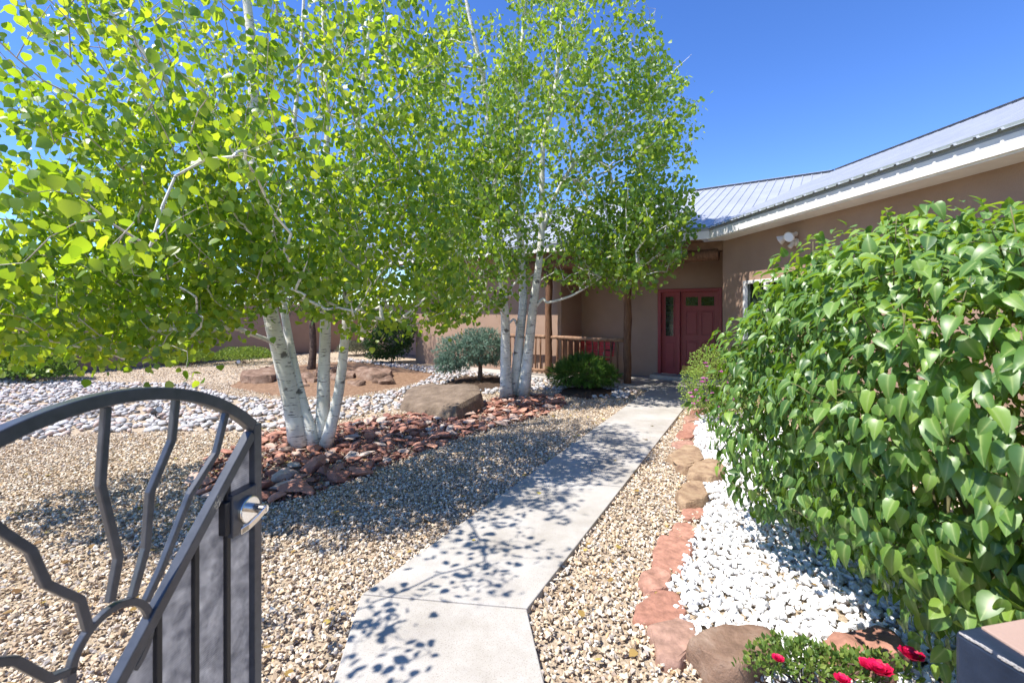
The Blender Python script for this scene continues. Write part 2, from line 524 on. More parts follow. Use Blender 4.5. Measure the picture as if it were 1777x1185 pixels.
# valley: interior angle between the two eaves
ca = float(np.dot(A, BW)); half = math.acos(max(-1, min(1, ca))) / 2
UVAL = RUN / math.tan(half) if half > 1e-3 else 0      # the ridge runs past the valley foot by this much
mb = MB()
for fr, un in ((EM, UL + 1.822), (GW, 9.0)):
    top = [fr(0, 0, EZ), fr(un, 0, EZ), fr(un, RUN, rz(RUN)), fr(-UVAL, RUN, rz(RUN))]
    bot = [(p[0], p[1], p[2] - .06) for p in top]
    mb.add(bot + top, [np.array([(3, 2, 1, 0), (4, 5, 6, 7), (0, 1, 5, 4), (1, 2, 6, 5), (2, 3, 7, 6), (3, 0, 4, 7)])])
    back = [fr(un, RUN, rz(RUN) - .01), fr(-UVAL, RUN, rz(RUN) - .01), fr(-2 * UVAL, 2 * RUN, EZ), fr(un, 2 * RUN, EZ)]
    bb = [(p[0], p[1], p[2] - .06) for p in back]
    mb.add(bb + back, [np.array([(3, 2, 1, 0), (4, 5, 6, 7), (0, 1, 5, 4), (1, 2, 6, 5), (2, 3, 7, 6), (3, 0, 4, 7)])])
roof = mb.build('roof', M['roof'], house)
def panel(fr, u0, u1, pw=.305):
    """ribbed sheet between two seams, clipped by the valley on the low side"""
    def vlo(u): return max(0.0, -u / UVAL * RUN) - (.05 if u >= 0 else 0)
    rib = .019; h = .019
    prof = [(u0, .004), (u0 + .006, h + .004), (u0 + rib * 1.4, h + .004), (u0 + rib * 1.9, .004), (u1 - .001, .004)]
    V = []
    for u, z in prof:
        a = vlo(u)
        if a >= RUN: a = RUN - .001
        V.append(fr(u, a, rz(a) + z)); V.append(fr(u, RUN - .01, rz(RUN - .01) + z))
    n = len(prof)
    fs = [[2 * i, 2 * i + 2, 2 * i + 3, 2 * i + 1] for i in range(n - 1)]
    lo = [(p[0], p[1], p[2] - .003) for p in V]
    fl = [[2 * n + a for a in f[::-1]] for f in fs]
    edge = [[2 * n + 2 * i, 2 * n + 2 * i + 2, 2 * i + 2, 2 * i] for i in range(n - 1)]
    mb = MB(); mb.add(V + lo, np.array(fs + fl + edge))
    return mb.build('roof_panel', M['roof'], roof)
PW = .195
for i in range(-int(UVAL / PW), int((UL + 1.8) / PW)): panel(EM, i * PW, (i + 1) * PW)
for i in range(-int(UVAL / PW), int(9.0 / PW)): panel(GW, i * PW, (i + 1) * PW)
for fr, un in ((EM, UL + 1.822), (GW, 9.0)):
    mb = MB()
    zt = rz(RUN) + .03
    V = [fr(-UVAL, RUN - .13, zt - .02), fr(un, RUN - .13, zt - .02), fr(-UVAL, RUN, zt + .02), fr(un, RUN, zt + .02), fr(-UVAL, RUN + .13, zt - .02), fr(un, RUN + .13, zt - .02)]
    mb.add(V, np.array([(0, 1, 3, 2), (2, 3, 5, 4)])); mb.build('ridge_cap', M['roof'], roof)
# door: frame, sidelight, slab with six panels, glass lights, kick plate
def dbox(name, parent, mat, u, v, z, bevel=.004):
    mb = MB(); mb.obox(FR, (DU0 - u[0], DU0 - u[1]), v, z)
    return mb.build(name, mat, parent, bevel=bevel)
S0 = .10
mb = MB()
for u, z in (((0, .075), (S0, DZ)), ((.455, .53), (S0, DZ - .075)), ((1.392, 1.467), (S0, DZ)), ((.075, 1.392), (DZ - .075, DZ))):
    mb.obox(FR, (DU0 - u[0], DU0 - u[1]), (1.405, 1.56), z)
mb.build('door_frame', M['red_door'], house, bevel=.005)
side = dbox('sidelight', house, M['red_door'], (.075, .455), (1.50, 1.54), (S0, DZ - .075))
dbox('glass_pane', side, M['glass'], (.17, .36), (1.492, 1.51), (1.02, 1.98), 0)
for u in ((.155, .17), (.36, .375)): dbox('moulding', side, M['red_door'], u, (1.482, 1.50), (1.005, 1.995), .003)
for z in ((1.005, 1.02), (1.98, 1.995)): dbox('moulding', side, M['red_door'], (.17, .36), (1.482, 1.50), z, .003)
for k in range(1, 5): dbox('lead_strip', side, M['black_iron'], (.17, .36), (1.488, 1.493), (1.02 + k * .192 - .003, 1.02 + k * .192 + .003), 0)
dbox('raised_panel', side, M['red_door'], (.16, .37), (1.485, 1.50), (.28, .86), .012)
door = dbox('door', house, M['red_door'], (.53, 1.392), (1.505, 1.545), (S0 + .02, DZ - .075))
for u in ((.645, .925), (1.00, 1.28)):
    dbox('glass_pane', door, M['glass'], u, (1.496, 1.51), (1.76, 1.97), 0)
    for z in ((.30, .92), (1.06, 1.64)):
        dbox('raised_panel', door, M['red_door'], (u[0] + .03, u[1] - .03), (1.492, 1.505), (z[0] + .03, z[1] - .03), .012)
        for uu in ((u[0], u[0] + .014), (u[1] - .014, u[1])): dbox('moulding', door, M['red_door'], uu, (1.49, 1.505), z, .003)
        for zz in ((z[0], z[0] + .014), (z[1] - .014, z[1])): dbox('moulding', door, M['red_door'], (u[0] + .014, u[1] - .014), (1.49, 1.505), zz, .003)
dbox('kick_plate', door, M['brass'], (.56, 1.36), (1.499, 1.506), (S0 + .04, S0 + .22), 0)
mb = MB()
c = FR(DU0 - 1.315, 1.49, 1.0)
mb.tube([FR(DU0 - 1.315, 1.505, 1.08), FR(DU0 - 1.315, 1.46, 1.08), FR(DU0 - 1.315, 1.445, 1.02), FR(DU0 - 1.315, 1.45, .93), FR(DU0 - 1.315, 1.505, .90)], .011, 8)
mb.build('door_handle', M['iron_dark'], door, smooth=True)
dbox('threshold', house, M['roof_edge'], (.50, 1.40), (1.37, 1.505), (S0 - .002, S0 + .018), .003)
dbox('door_step', house, M['concrete'], (-.10, 1.55), (1.10, 1.449), (-.01, S0 - .004), .012)
# window in the wing wall
def gbox(name, parent, mat, u, v, z, bevel=.003):
    mb = MB(); mb.obox(GW, u, v, z); return mb.build(name, mat, parent, bevel=bevel)
mb = MB()
for u, z in (((WU0, WU0 + .06), (WZ0, WZ1)), ((WU1 - .06, WU1), (WZ0, WZ1)), ((WU0 + .06, WU1 - .06), (WZ1 - .06, WZ1)), ((WU0 + .06, WU1 - .06), (WZ0, WZ0 + .06)), ((1.095, 1.145), (WZ0 + .06, WZ1 - .06))):
    mb.obox(GW, u, (.365, .46), z)
win = mb.build('window', M['white_trim'], house, bevel=.004)
gbox('window_pane', win, M['glass'], (WU0 + .06, 1.095), (.42, .43), (WZ0 + .06, WZ1 - .06), 0)
gbox('window_pane', win, M['glass'], (1.145, WU1 - .06), (.42, .43), (WZ0 + .06, WZ1 - .06), 0)
# porch posts, beam, railing of peeled logs
def wob(p, q, n, amp, seed):
    r = np.random.default_rng(seed)
    t = np.linspace(0, 1, n)[:, None]
    pts = np.asarray(p) * (1 - t) + np.asarray(q) * t
    return pts + r.normal(0, amp, pts.shape) * (np.abs(np.sin(t * math.pi)) ** .3)
for i, u in enumerate((0, 2.05)):
    r = np.random.default_rng(40 + i)
    n = 14
    mb = MB(); mb.tube(wob(FR(u, 0, -.02), FR(u, 0, 2.68), n, .006, i), .088 + r.normal(0, .004, n), 14)
    post = mb.build('porch_post', M['log'], house, smooth=True)
    mb = MB(); mb.tube(wob(FR(u + .33, 0, 2.58), FR(u - .33, 0, 2.58), 6, .004, i), .075, 10); mb.build('corbel', M['log'], post, smooth=True)
    mb = MB(); mb.obox(FR, (u - .11, u + .11), (-.11, .11), (-.006, .012)); mb.build('post_base', M['concrete'], post)
mb = MB(); mb.tube(wob(FR(3.55, 0, 2.78), FR(-1.9, 0, 2.78), 24, .006, 9), .12, 12); mb.build('porch_beam', M['log'], house, smooth=True)
mb = MB(); mb.obox(FR, (3.55, -2.0), (-.03, .03), (2.86, 3.05)); mb.build('beam_board', M['ceiling'], house)
def railing(u0, u1, seed):
    r = np.random.default_rng(seed)
    n = 12
    mb = MB(); mb.tube(wob(FR(u0, 0, .98), FR(u1, 0, .98), n, .006, seed), .047 + r.normal(0, .004, n), 10)
    top = mb.build('railing', M['log_rail'], house, smooth=True)
    mb = MB(); mb.tube(wob(FR(u0, 0, .13), FR(u1, 0, .13), n, .006, seed + 1), .042 + r.normal(0, .003, n), 10)
    mb.build('bottom_rail', M['log_rail'], top, smooth=True)
    k = int(round((u1 - u0) / .152))
    for i in range(1, k):
        u = u0 + (u1 - u0) * i / k
        mb = MB(); mb.tube(wob(FR(u, 0, .12), FR(u + r.normal(0, .01), 0, .97), 5, .004, seed + i), .021 + r.normal(0, .002, 5), 7)
        mb.build('baluster', M['log'], top, smooth=True)
railing(.08, 1.97, 50)
railing(2.13, 3.53, 90)
# ------------------------------------------------------------------ garden wall behind the yard
gw = empty('garden_wall', (-9.5, 15.4, GZ))
tag(gw, 'long pinkish brown stucco garden wall closing the back of the gravel yard', 'garden wall')
def seg_wall(p, q, h, th=.2):
    p, q = np.array(p, float), np.array(q, float)
    d = (q - p) / np.linalg.norm(q - p); n = np.array((-d[1], d[0])) * th
    mb = MB(); mb.prism([p, q, q + n, p + n], GZ, h); return mb.build('wall', M['stucco_pink'], gw, bevel=.05)
seg_wall((-15.0, 7.8), (-6.6, 19.6), 1.85)
seg_wall((-6.45, 19.72), (-3.0, 15.9), 1.85)
# ------------------------------------------------------------------ sunburst gate, standing open towards the yard
GK = .11                                           # picket spacing
GL = np.array((-.567 * 1.5, 1.5))                  # latch stile, plan position
GD = np.array((-.0149, -.072)); GD /= np.linalg.norm(GD)   # plan direction latch -> hinge
GN = np.array((-GD[1], GD[0]))                     # face normal, towards the path
if GN[0] < 0: GN = -GN
GWID = 7.96 * GK
gate = empty('garden_gate', (GL[0] + GD[0] * GWID / 2, GL[1] + GD[1] * GWID / 2, .0))
tag(gate, 'black iron garden gate with sunburst bars standing open beside the walkway', 'gate')
def gp(s, z, off=0.0):
    p = GL + GD * s + GN * off
    return np.array((p[0], p[1], z))
def gpx(px, py):
    """a photo pixel on the plane of the gate -> (s, z)"""
    r = (px - CX) / F_PX
    s = (GL[0] - r * GL[1]) / (r * GD[1] - GD[0])
    d = GL[1] + GD[1] * s
    return s, EYE - (py - HY) / F_PX * d
def bar(name, sz, w, mat=None, parent=None, depth=None, curve=False):
    """square bar swept along a path in the gate plane"""
    sz = np.asarray(sz, float)
    t = np.gradient(sz, axis=0); t /= np.linalg.norm(t, axis=1)[:, None]
    nrm = np.stack([-t[:, 1], t[:, 0]], 1)
    dep = (depth or w) / 2
    V = []
    for i, (s, z) in enumerate(sz):
        k = w / 2
        if 0 < i < len(sz) - 1:
            t0 = sz[i] - sz[i - 1]; t0 /= np.linalg.norm(t0); t1 = sz[i + 1] - sz[i]; t1 /= np.linalg.norm(t1)
            m = t0 + t1; m /= np.linalg.norm(m); nn = np.array((-m[1], m[0])); k = w / 2 / max(.5, abs(float(np.dot(m, t0))))
        else:
            nn = nrm[i]
        for a, b in ((1, 1), (1, -1), (-1, -1), (-1, 1)):
            V.append(gp(s + nn[0] * k * a, z + nn[1] * k * a, b * dep))
    n = len(sz)
    fs = [[4 * i + j, 4 * i + (j + 1) % 4, 4 * i + 4 + (j + 1) % 4, 4 * i + 4 + j] for i in range(n - 1) for j in range(4)]
    mb = MB(); mb.add(V, [np.array(fs), np.array([[3, 2, 1, 0], [4 * n - 4, 4 * n - 3, 4 * n - 2, 4 * n - 1]])])
    return mb.build(name, mat or M['black_iron'], parent or gate, bevel=.0025)
ZL = EYE - .395                                    # arch spring height
HC = GWID / 2
RISE = .185
RR = (HC ** 2 + RISE ** 2) / (2 * RISE)
def arch(s): return ZL + RISE - RR + math.sqrt(max(0, RR ** 2 - (s - HC) ** 2))
bar('top_rail', [(s, arch(s)) for s in np.linspace(.012, GWID - .012, 40)], .032)
ZB = .06
bar('latch_stile', [(0, ZB), (0, ZL + .016)], .032, depth=.034)
bar('hinge_stile', [(GWID, ZB), (GWID, ZL + .016)], .032, depth=.034)
bar('bottom_rail', [(.016, ZB + .016), (GWID - .016, ZB + .016)], .032)
ZV = EYE - .905
DSL = (ZV - (ZL - .012)) / HC                      # one brace runs from the latch top to the hinge foot
bar('diagonal_rail', [(.016, ZL - .012), (GWID - .016, ZL - .012 + DSL * (GWID - .016))], .030)
# half sun
SR, SZ = .088, EYE - .802
ring = [(HC + SR * math.cos(a), SZ + SR * math.sin(a) * 1.12) for a in np.linspace(math.radians(-8), math.radians(238), 32)]
bar('sun_ring', ring, .017)
rays = [[(184, 706), (174, 842), (205, 966), (191, 1044)],
        [(305, 690), (298, 763), (260, 854), (253, 949), (229, 1036)],
        [(393, 711), (374, 787), (329, 858), (281, 982), (252, 1044)],
        [(-40, 885), (0, 920), (52, 954), (79, 1013), (138, 1040), (153, 1092)],
        [(-70, 1165), (-30, 1150), (24, 1145), (86, 1178), (131, 1158)]]
for k, r in enumerate(rays):
    pts = [gpx(*p) for p in r]
    if k == 3:
        s_end = pts[0][0] + .07; pts = [(s_end + .04, arch(s_end + .04) - .01), (s_end, pts[0][1] + .10)] + pts
    if k == 4:
        pts = [(GWID - .016, pts[0][1] + .12)] + pts
    bar('ray', pts, .017)
# mesh screen behind pickets
def mesh_mat():
    m, nt, N, L, B = mat_new('woven_screen')
    tc = N.new('ShaderNodeTexCoord')
    w = N.new('ShaderNodeTexWave'); w.wave_type = 'BANDS'; w.bands_direction = 'Z'; w.inputs['Scale'].default_value = 48
    L.new(geo_pos(N), w.inputs['Vector'])
    n = noise(N, L, 14, 4, .6, vec=geo_pos(N))
    a = N.new('ShaderNodeMath'); a.operation = 'MULTIPLY'
    L.new(w.outputs['Fac'], a.inputs[0]); L.new(n.outputs[0], a.inputs[1])
    r = ramp(N, [(.1, (.07, .075, .085)), (.5, (.34, .345, .37))]); L.new(a.outputs[0], r.inputs[0])
    L.new(r.outputs[0], B.inputs['Base Color']); B.inputs['Roughness'].default_value = .4; B.inputs['Metallic'].default_value = .5
    bump(N, L, B, w.outputs['Fac'], .5, .002)
    tr = N.new('ShaderNodeBsdfTranslucent'); tr.inputs['Color'].default_value = (.62, .62, .66, 1)
    ms = N.new('ShaderNodeMixShader'); ms.inputs[0].default_value = .5
    n3 = noise(N, L, 22, 5, .7, vec=geo_pos(N)); r3 = ramp(N, [(.3, (.34, .34, .37)), (.7, (.95, .94, .96))]); L.new(n3.outputs[0], r3.inputs[0]); L.new(r3.outputs[0], tr.inputs['Color'])
    L.new(B.outputs[0], ms.inputs[1]); L.new(tr.outputs[0], ms.inputs[2]); L.new(ms.outputs[0], N['Material Output'].inputs['Surface'])
    return m
def lowtop(s): return ZL - .012 + DSL * s
mb = MB()
poly = [(.016, ZB + .03), (GWID - .016, ZB + .03), (GWID - .016, lowtop(GWID)), (.016, lowtop(.016))]
n = len(poly)
V = [gp(s, z, -.004) for s, z in poly] + [gp(s, z, -.008) for s, z in poly]
mb.add(V, [np.array([[i, (i + 1) % n, n + (i + 1) % n, n + i] for i in range(n)]), np.array([[0, 1, 2, 3], [n + 3, n + 2, n + 1, n]])])
mb.build('mesh_screen', mesh_mat(), gate)
for k in range(1, 8):
    s = k * GK
    bar('picket', [(s, ZB + .03), (s, lowtop(s) - .004)], .016, M['iron_dark'], depth=.018)
# latch box and lever
ls, lz = gpx(428, 876)
V = MB()
def gbx(mb, s, o, z):
    pts = [gp(ss, zz, oo) for zz in z for ss, oo in ((s[0], o[0]), (s[1], o[0]), (s[1], o[1]), (s[0], o[1]))]
    mb.add(pts, BOXF); return mb
box = gbx(MB(), (.016, .115), (-.022, .026), (lz - .065, lz + .065)).build('latch_box', M['black_iron'], gate, bevel=.003)
gbx(MB(), (.115, .135), (-.018, .020), (lz - .050, lz + .050)).build('latch_bolt_guard', M['iron_dark'], box, bevel=.003)
mb = MB(); mb.tube([gp(.055, lz, .024), gp(.055, lz, .038)], [.042, .040], 28, ref=(0, 0, 1)); mb.build('rosette', M['chrome'], box, bevel=.003)
mb = MB(); mb.tube([gp(.055, lz + .006, .034), gp(.055, lz + .006, .092)], .014, 16, ref=(0, 0, 1)); mb.build('lever_spindle', M['chrome'], box, bevel=.002)
mb = MB()
lev = [(.055, lz + .012, .094), (.075, lz - .012, .080), (.095, lz - .030, .066), (.118, lz - .036, .058)]
V = []
for s_, z_, o_ in lev:
    for a, b in ((.011, .006), (.011, -.006), (-.011, -.006), (-.011, .006)): V.append(gp(s_ + b, z_ + a, o_ + b))
mb.add(V, [np.array([[4 * i_ + k_, 4 * i_ + (k_ + 1) % 4, 4 * i_ + 4 + (k_ + 1) % 4, 4 * i_ + 4 + k_] for i_ in range(3) for k_ in range(4)]), np.array([[3, 2, 1, 0], [12, 13, 14, 15]])])
mb.build('lever', M['chrome'], box, bevel=.003)
# hinge post of the gate, out of the frame, carries the gate
mb = MB()
p = gp(GWID + .065, 0, 0)
mb.box((p[0] - .045, p[1] - .045, GZ), (p[0] + .045, p[1] + .045, 1.55))
post = tag(mb.build('gate_post', M['black_iron'], bevel=.004), 'black square iron post carrying the open gate', 'post')
for z in (.35, 1.15):
    bar('hinge', [(GWID + .012, z), (GWID + .03, z)], .05, depth=.02)

# ------------------------------------------------------------------ low pillar at the edge of the yard
def pillar_mat():
    m, nt, N, L, B = mat_new('chipped_slate_paint')
    n = noise(N, L, 9, 5, .6, vec=geo_pos(N))
    r = ramp(N, [(.35, (.010, .017, .033)), (.62, (.019, .029, .052)), (.70, (.035, .043, .058)), (.76, (.26, .18, .11))])
    L.new(n.outputs[0], r.inputs[0]); L.new(r.outputs[0], B.inputs['Base Color'])
    B.inputs['Roughness'].default_value = .5; B.inputs['Specular IOR Level'].default_value = .25
    b = noise(N, L, 70, 5, .7, vec=geo_pos(N)); bump(N, L, B, b.outputs[0], .35, .004)
    return m
pil = empty('garden_pillar', (1.37, 1.0, GZ))
tag(pil, 'low dark slate grey pillar with chipped edges and tan top beside lilac', 'pillar')
k0 = ray(1655, 1091, 1.16)
zt = k0[2]
d1 = np.array((.20, -.98)); d1 /= np.linalg.norm(d1); d2 = np.array((d1[1] * -1, d1[0]))
q0 = k0[:2]
pp = [q0, q0 + d1 * .42, q0 + d1 * .42 + d2 * .40, q0 + d2 * .40]
mb = MB(); mb.prism(pp, GZ, zt); mb.build('shaft', pillar_mat(), pil, bevel=.012)
ins = lambda a, b: q0 + d1 * a + d2 * b
mb = MB(); mb.prism([ins(.16, .05), ins(.40, .09), ins(.40, .38), ins(.012, .38), ins(.012, .07)], zt - .01, zt + .006)
mb.build('top_plaster', M['stucco_pink'], pil, bevel=.003)
mb = MB()                                           # paint worn off along the upper edge
rg_ = np.random.default_rng(3)
for a0, a1 in ((.012, .075), (.09, .135), (.16, .20), (.25, .33)):
    for k_ in range(6):
        t0_, t1_ = a0 + (a1 - a0) * k_ / 6, a0 + (a1 - a0) * (k_ + 1) / 6 + .004
        w_ = .0015 + .003 * rg_.random(); h_ = .0015 + .003 * rg_.random()
        c_ = [ins(t0_, -.0012), ins(t1_, -.0012), ins(t1_, w_), ins(t0_, w_)]
        mb.prism(c_, zt - h_, zt + .0012 + .0004 * k_)
mb.build('worn_edge', mat_plain('worn_primer', (.36, .34, .32), .7, namp=.25), pil)
# ------------------------------------------------------------------ zones of the yard (plan polygons)
def zone(px): return np.array([gnd(*p, GZ)[:2] for p in px])
Z_COBBLE = zone([(-260, 664), (100, 664), (330, 668), (400, 690), (480, 696), (600, 697), (690, 680), (745, 660), (640, 636), (600, 628), (600, 618), (720, 632), (880, 652), (960, 655), (1085, 672), (1108, 684), (1085, 694), (1010, 690), (960, 676), (890, 682), (800, 690), (690, 712), (560, 735), (440, 752), (330, 750), (150, 752), (0, 775), (-330, 800)])
Z_RED = zone([(322, 838), (340, 862), (400, 872), (470, 876), (545, 862), (625, 832), (700, 800), (790, 765), (870, 740), (940, 724), (985, 705), (968, 688), (880, 686), (830, 700), (690, 722), (560, 742), (450, 752), (375, 800)])
Z_WHITE = zone([(1208, 722), (1203, 790), (1222, 838), (1218, 900), (1185, 975), (1160, 1030), (1172, 1080), (1195, 1130), (1230, 1190), (1330, 1260), (1800, 1260), (1800, 1050), (1500, 900), (1400, 790), (1330, 720), (1290, 700), (1225, 700)])
Z_WALK = np.array([p[:2] for p in (nl, nr, WRB, WRE, WLE, WLB)])
Z_PORCH = np.array([FR(u, v, 0)[:2] for u, v in ((12, -.30), (-1.95, -.30), (-1.95, 3), (12, 3))])
Z_WING = np.array([GW(u, v, 0)[:2] for u, v in ((-.3, .36), (9, .36), (9, 5), (-.3, 5))])
Z_SOIL = zone([(395, 672), (440, 652), (520, 634), (610, 628), (700, 640), (760, 652), (700, 672), (600, 690), (480, 688)])
Z_SPR = zone([(772, 668), (800, 655), (850, 652), (885, 660), (870, 674), (815, 680)])
Z_MUG = zone([(965, 686), (985, 674), (1040, 672), (1065, 682), (1020, 694)])
solid = lambda x, y: inpoly(x, y, Z_WALK) | inpoly(x, y, Z_PORCH) | inpoly(x, y, Z_WING)
def in_view(x, y, margin=.35):
    return (y > 1.7) & (np.abs(x) < 1.13 * y + margin)
def sample(lo, hi, n, rng):
    return rng.uniform(lo[0], hi[0], n), rng.uniform(lo[1], hi[1], n)

# --- tan gravel: crushed stone, nobody could count it
rng = np.random.default_rng(11)
M['gravel'] = mat_tint('tan_gravel', [(0, (.27, .19, .125)), (.14, (.42, .32, .21)), (.32, (.55, .44, .31)), (.55, (.64, .55, .43)), (.74, (.70, .65, .56)), (.82, (.54, .36, .19)), (.90, (.50, .40, .31)), (1, (.32, .29, .27))], .85, 70, .18, .2)
protos = [hull(9, rng, rng.uniform(.45, .75), 1.0) for _ in range(14)]
small = [hull(7, rng, rng.uniform(.45, .7), 1.0) for _ in range(8)]
mb = MB()
def lay(mb, protos, lo, hi, dens, smin, smax, zone_in, zone_out, zr, rng, tiltv=.8, flatten=1.0):
    n = int((hi[0] - lo[0]) * (hi[1] - lo[1]) * dens)
    x, y = sample(lo, hi, n, rng)
    k = in_view(x, y)
    for z in zone_in: k &= inpoly(x, y, z)
    k &= ~solid(x, y)
    for z in zone_out: k &= ~inpoly(x, y, z)
    x, y = x[k], y[k]
    m = len(x)
    s = rng.uniform(smin, smax, m) * rng.choice([1, .75, 1.2], m)
    z = GZ + rng.uniform(zr[0], zr[1], m)
    scatter(mb, protos, np.stack([x, y, z], 1), rotmats(m, rng, tiltv), s, rng.random(m), rng)
    return m
ng = lay(mb, protos, (-8, 1.7), (6, 6.2), 2350, .022, .042, [], [Z_COBBLE, Z_RED, Z_WHITE], (.006, .034), rng)
ng += lay(mb, small, (-11, 6.2), (6, 10.5), 1150, .028, .046, [], [Z_COBBLE, Z_RED, Z_WHITE, Z_SOIL, Z_SPR, Z_MUG], (.006, .030), rng)
ng += lay(mb, small, (-17, 10.5), (0, 18), 330, .032, .055, [], [Z_COBBLE, Z_SOIL, Z_SPR], (.004, .024), rng)
tag(mb.build('gravel', M['gravel']), 'tan and cream crushed gravel covering the front yard', 'gravel', kind='stuff')

# --- white marble chips in the bed on the right
M['marble'] = mat_tint('white_marble', [(0, (.50, .48, .45)), (.15, (.68, .67, .65)), (.4, (.78, .775, .765)), (1, (.85, .85, .84))], .6, 30, .10, .12)
protos_w = [hull(15, rng, rng.uniform(.5, .75), 1.0) for _ in range(14)]
mb = MB()
lay(mb, protos_w, (.5, 1.7), (5, 7.5), 1500, .036, .062, [Z_WHITE], [], (.010, .045), rng)
tag(mb.build('white_pebbles', M['marble']), 'bright white marble pebbles filling the bed below the lilac', 'pebbles', kind='stuff')

# --- river cobbles: the 300 largest in view are things, the rest one mass
M['cobble'] = mat_tint('river_cobble', [(0, (.22, .215, .215)), (.2, (.36, .35, .345)), (.45, (.48, .465, .455)), (.7, (.57, .55, .535)), (.85, (.50, .385, .33)), (1, (.30, .28, .28))], .75, 18, .18, .15)
M['cobble_one'] = mat_tint('river_cobble_single', [(0, (.22, .215, .215)), (.2, (.36, .35, .345)), (.45, (.48, .465, .455)), (.7, (.57, .55, .535)), (.85, (.50, .385, .33)), (1, (.30, .28, .28))], .75, 18, .18, .15, obj_random=True)
protos_c = [blob(2, rng, .13, (1, rng.uniform(.6, .9), rng.uniform(.45, .65)), 1.1) for _ in range(10)]
CK = {'pale': [(0, (.50, .485, .475)), (1, (.60, .58, .565))], 'grey': [(0, (.24, .235, .235)), (1, (.40, .39, .385))], 'pinkish': [(0, (.44, .33, .28)), (1, (.54, .43, .375))]}
CM = {k: mat_tint('cobble_' + k, v, .75, 18, .18, .15, obj_random=True) for k, v in CK.items()}
protos_r = [hull(18, rng, rng.uniform(.5, .7), 1.0) for _ in range(12)]
n = 21000
x, y = sample((-13, 5.5), (4, 17), n, rng)
k = in_view(x, y, 1.5) & inpoly(x, y, Z_COBBLE) & ~solid(x, y) & ~inpoly(x, y, Z_SOIL) & ~inpoly(x, y, Z_SPR) & ~inpoly(x, y, Z_MUG) & ~inpoly(x, y, Z_RED)
x, y = x[k], y[k]
m = len(x)
s = rng.uniform(.07, .135, m)
pos = np.stack([x, y, GZ + s * .18 + rng.uniform(0, .02, m)], 1)
order = np.argsort(-(s / y) * ((x > -1.1 * y)))
big = order[:300]
rest = order[300:]
me_c = []
for pv, pf in protos_c:
    me_c.append({})
    for kk, mm in CM.items():
        b = MB(); b.add(pv, pf); me_c[-1][kk] = b.mesh('river_cobble', mm, True)
tr1, lamp = gnd(545, 770, GZ), gnd(270, 728, GZ)
for i in big:
    kk = rng.choice(['pale', 'pale', 'grey', 'pinkish'])
    o = bpy.data.objects.new('river_cobble', me_c[rng.integers(10)][kk])
    o.location = pos[i]; o.scale = (s[i],) * 3
    o.rotation_euler = (rng.normal(0, .2), rng.normal(0, .2), rng.uniform(0, 6.28))
    ROOT.objects.link(o)
    sz = 'large' if s[i] > .118 else 'middling' if s[i] > .10 else 'small'
    if math.hypot(x[i] - lamp[0], y[i] - lamp[1]) < .8: wh = 'beside the black spotlight'
    elif x[i] > tr1[0] + .5: wh = 'between the white trunks and the boulder'
    elif x[i] > tr1[0] - 1.2: wh = 'right behind the four white trunks'
    else: wh = 'in the open band behind the gate'
    lab = '%s %s rounded river cobble %s' % (sz, kk, wh)
    tag(o, lab, 'cobble', lab + 's' if False else 'river cobbles: ' + sz + ' ' + kk + ' ' + wh)
mb = MB()
scatter(mb, protos_r, pos[rest], rotmats(len(rest), rng, .35), s[rest], rng.random(len(rest)), rng)
tag(mb.build('cobble_band', M['cobble'], smooth=True), 'band of small grey white river cobbles crossing the yard', 'cobbles', kind='stuff')

# --- red sandstone rubble round the tree
M['redrock'] = mat_tint('red_sandstone', [(0, (.24, .11, .08)), (.3, (.37, .17, .12)), (.6, (.46, .235, .165)), (.8, (.50, .30, .225)), (.92, (.54, .44, .37)), (1, (.30, .16, .13))], .9, 16, .35, .6, obj_random=True)
M['redchip'] = mat_tint('red_sandstone_chips', [(0, (.16, .07, .05)), (.4, (.29, .13, .09)), (.75, (.36, .19, .135)), (.9, (.48, .40, .35)), (1, (.40, .26, .2))], .9, 30, .3, .4)
def rock_mesh(seed, mat, flat, name, n1=22, long=1.0):
    """angular broken stone: convex hull, bevelled and roughened"""
    r = np.random.default_rng(seed)
    V, Fc = hull(n1, r, flat, long)
    bm = bmesh.new()
    vs = [bm.verts.new(v) for v in V]
    for f in Fc: bm.faces.new([vs[i] for i in f])
    bmesh.ops.dissolve_limit(bm, angle_limit=math.radians(14), verts=bm.verts, edges=bm.edges)
    bmesh.ops.bevel(bm, geom=list(bm.edges), offset=.025, segments=1, affect='EDGES', profile=.5)
    bmesh.ops.triangulate(bm, faces=bm.faces)
    for v in bm.verts:
        v.co += Vector(r.normal(0, .006, 3))
    me = bpy.data.meshes.new(name)
    bm.to_mesh(me); bm.free()
    me.materials.append(mat)
    return me
RK = {'rust red': [(0, (.37, .17, .12)), (1, (.47, .245, .17))], 'dark red': [(0, (.21, .095, .07)), (1, (.31, .145, .105))], 'pale buff': [(0, (.48, .33, .26)), (1, (.54, .44, .37))]}
RM = {k: mat_tint('sandstone_' + k.replace(' ', '_'), v, .9, 16, .35, .6, obj_random=True) for k, v in RK.items()}
reds = {k: [rock_mesh(100 + i, RM[k], [.36, .45, .55, .40, .5, .6, .38][i % 7], 'red_rock', 14) for i in range(14)] for k in RK}
def edge_dist(px_, py_, poly):
    a_ = np.asarray(poly); b_ = np.roll(a_, -1, 0); d_ = b_ - a_
    t_ = np.clip(((np.array((px_, py_)) - a_) * d_).sum(1) / ((d_ ** 2).sum(1) + 1e-9), 0, 1)
    return float(np.min(np.linalg.norm(a_ + d_ * t_[:, None] - (px_, py_), axis=1)))
n = 6000
x, y = sample((-5, 3.8), (2, 9.5), n, rng)
k = inpoly(x, y, Z_RED)
x, y = x[k], y[k]
keep = []
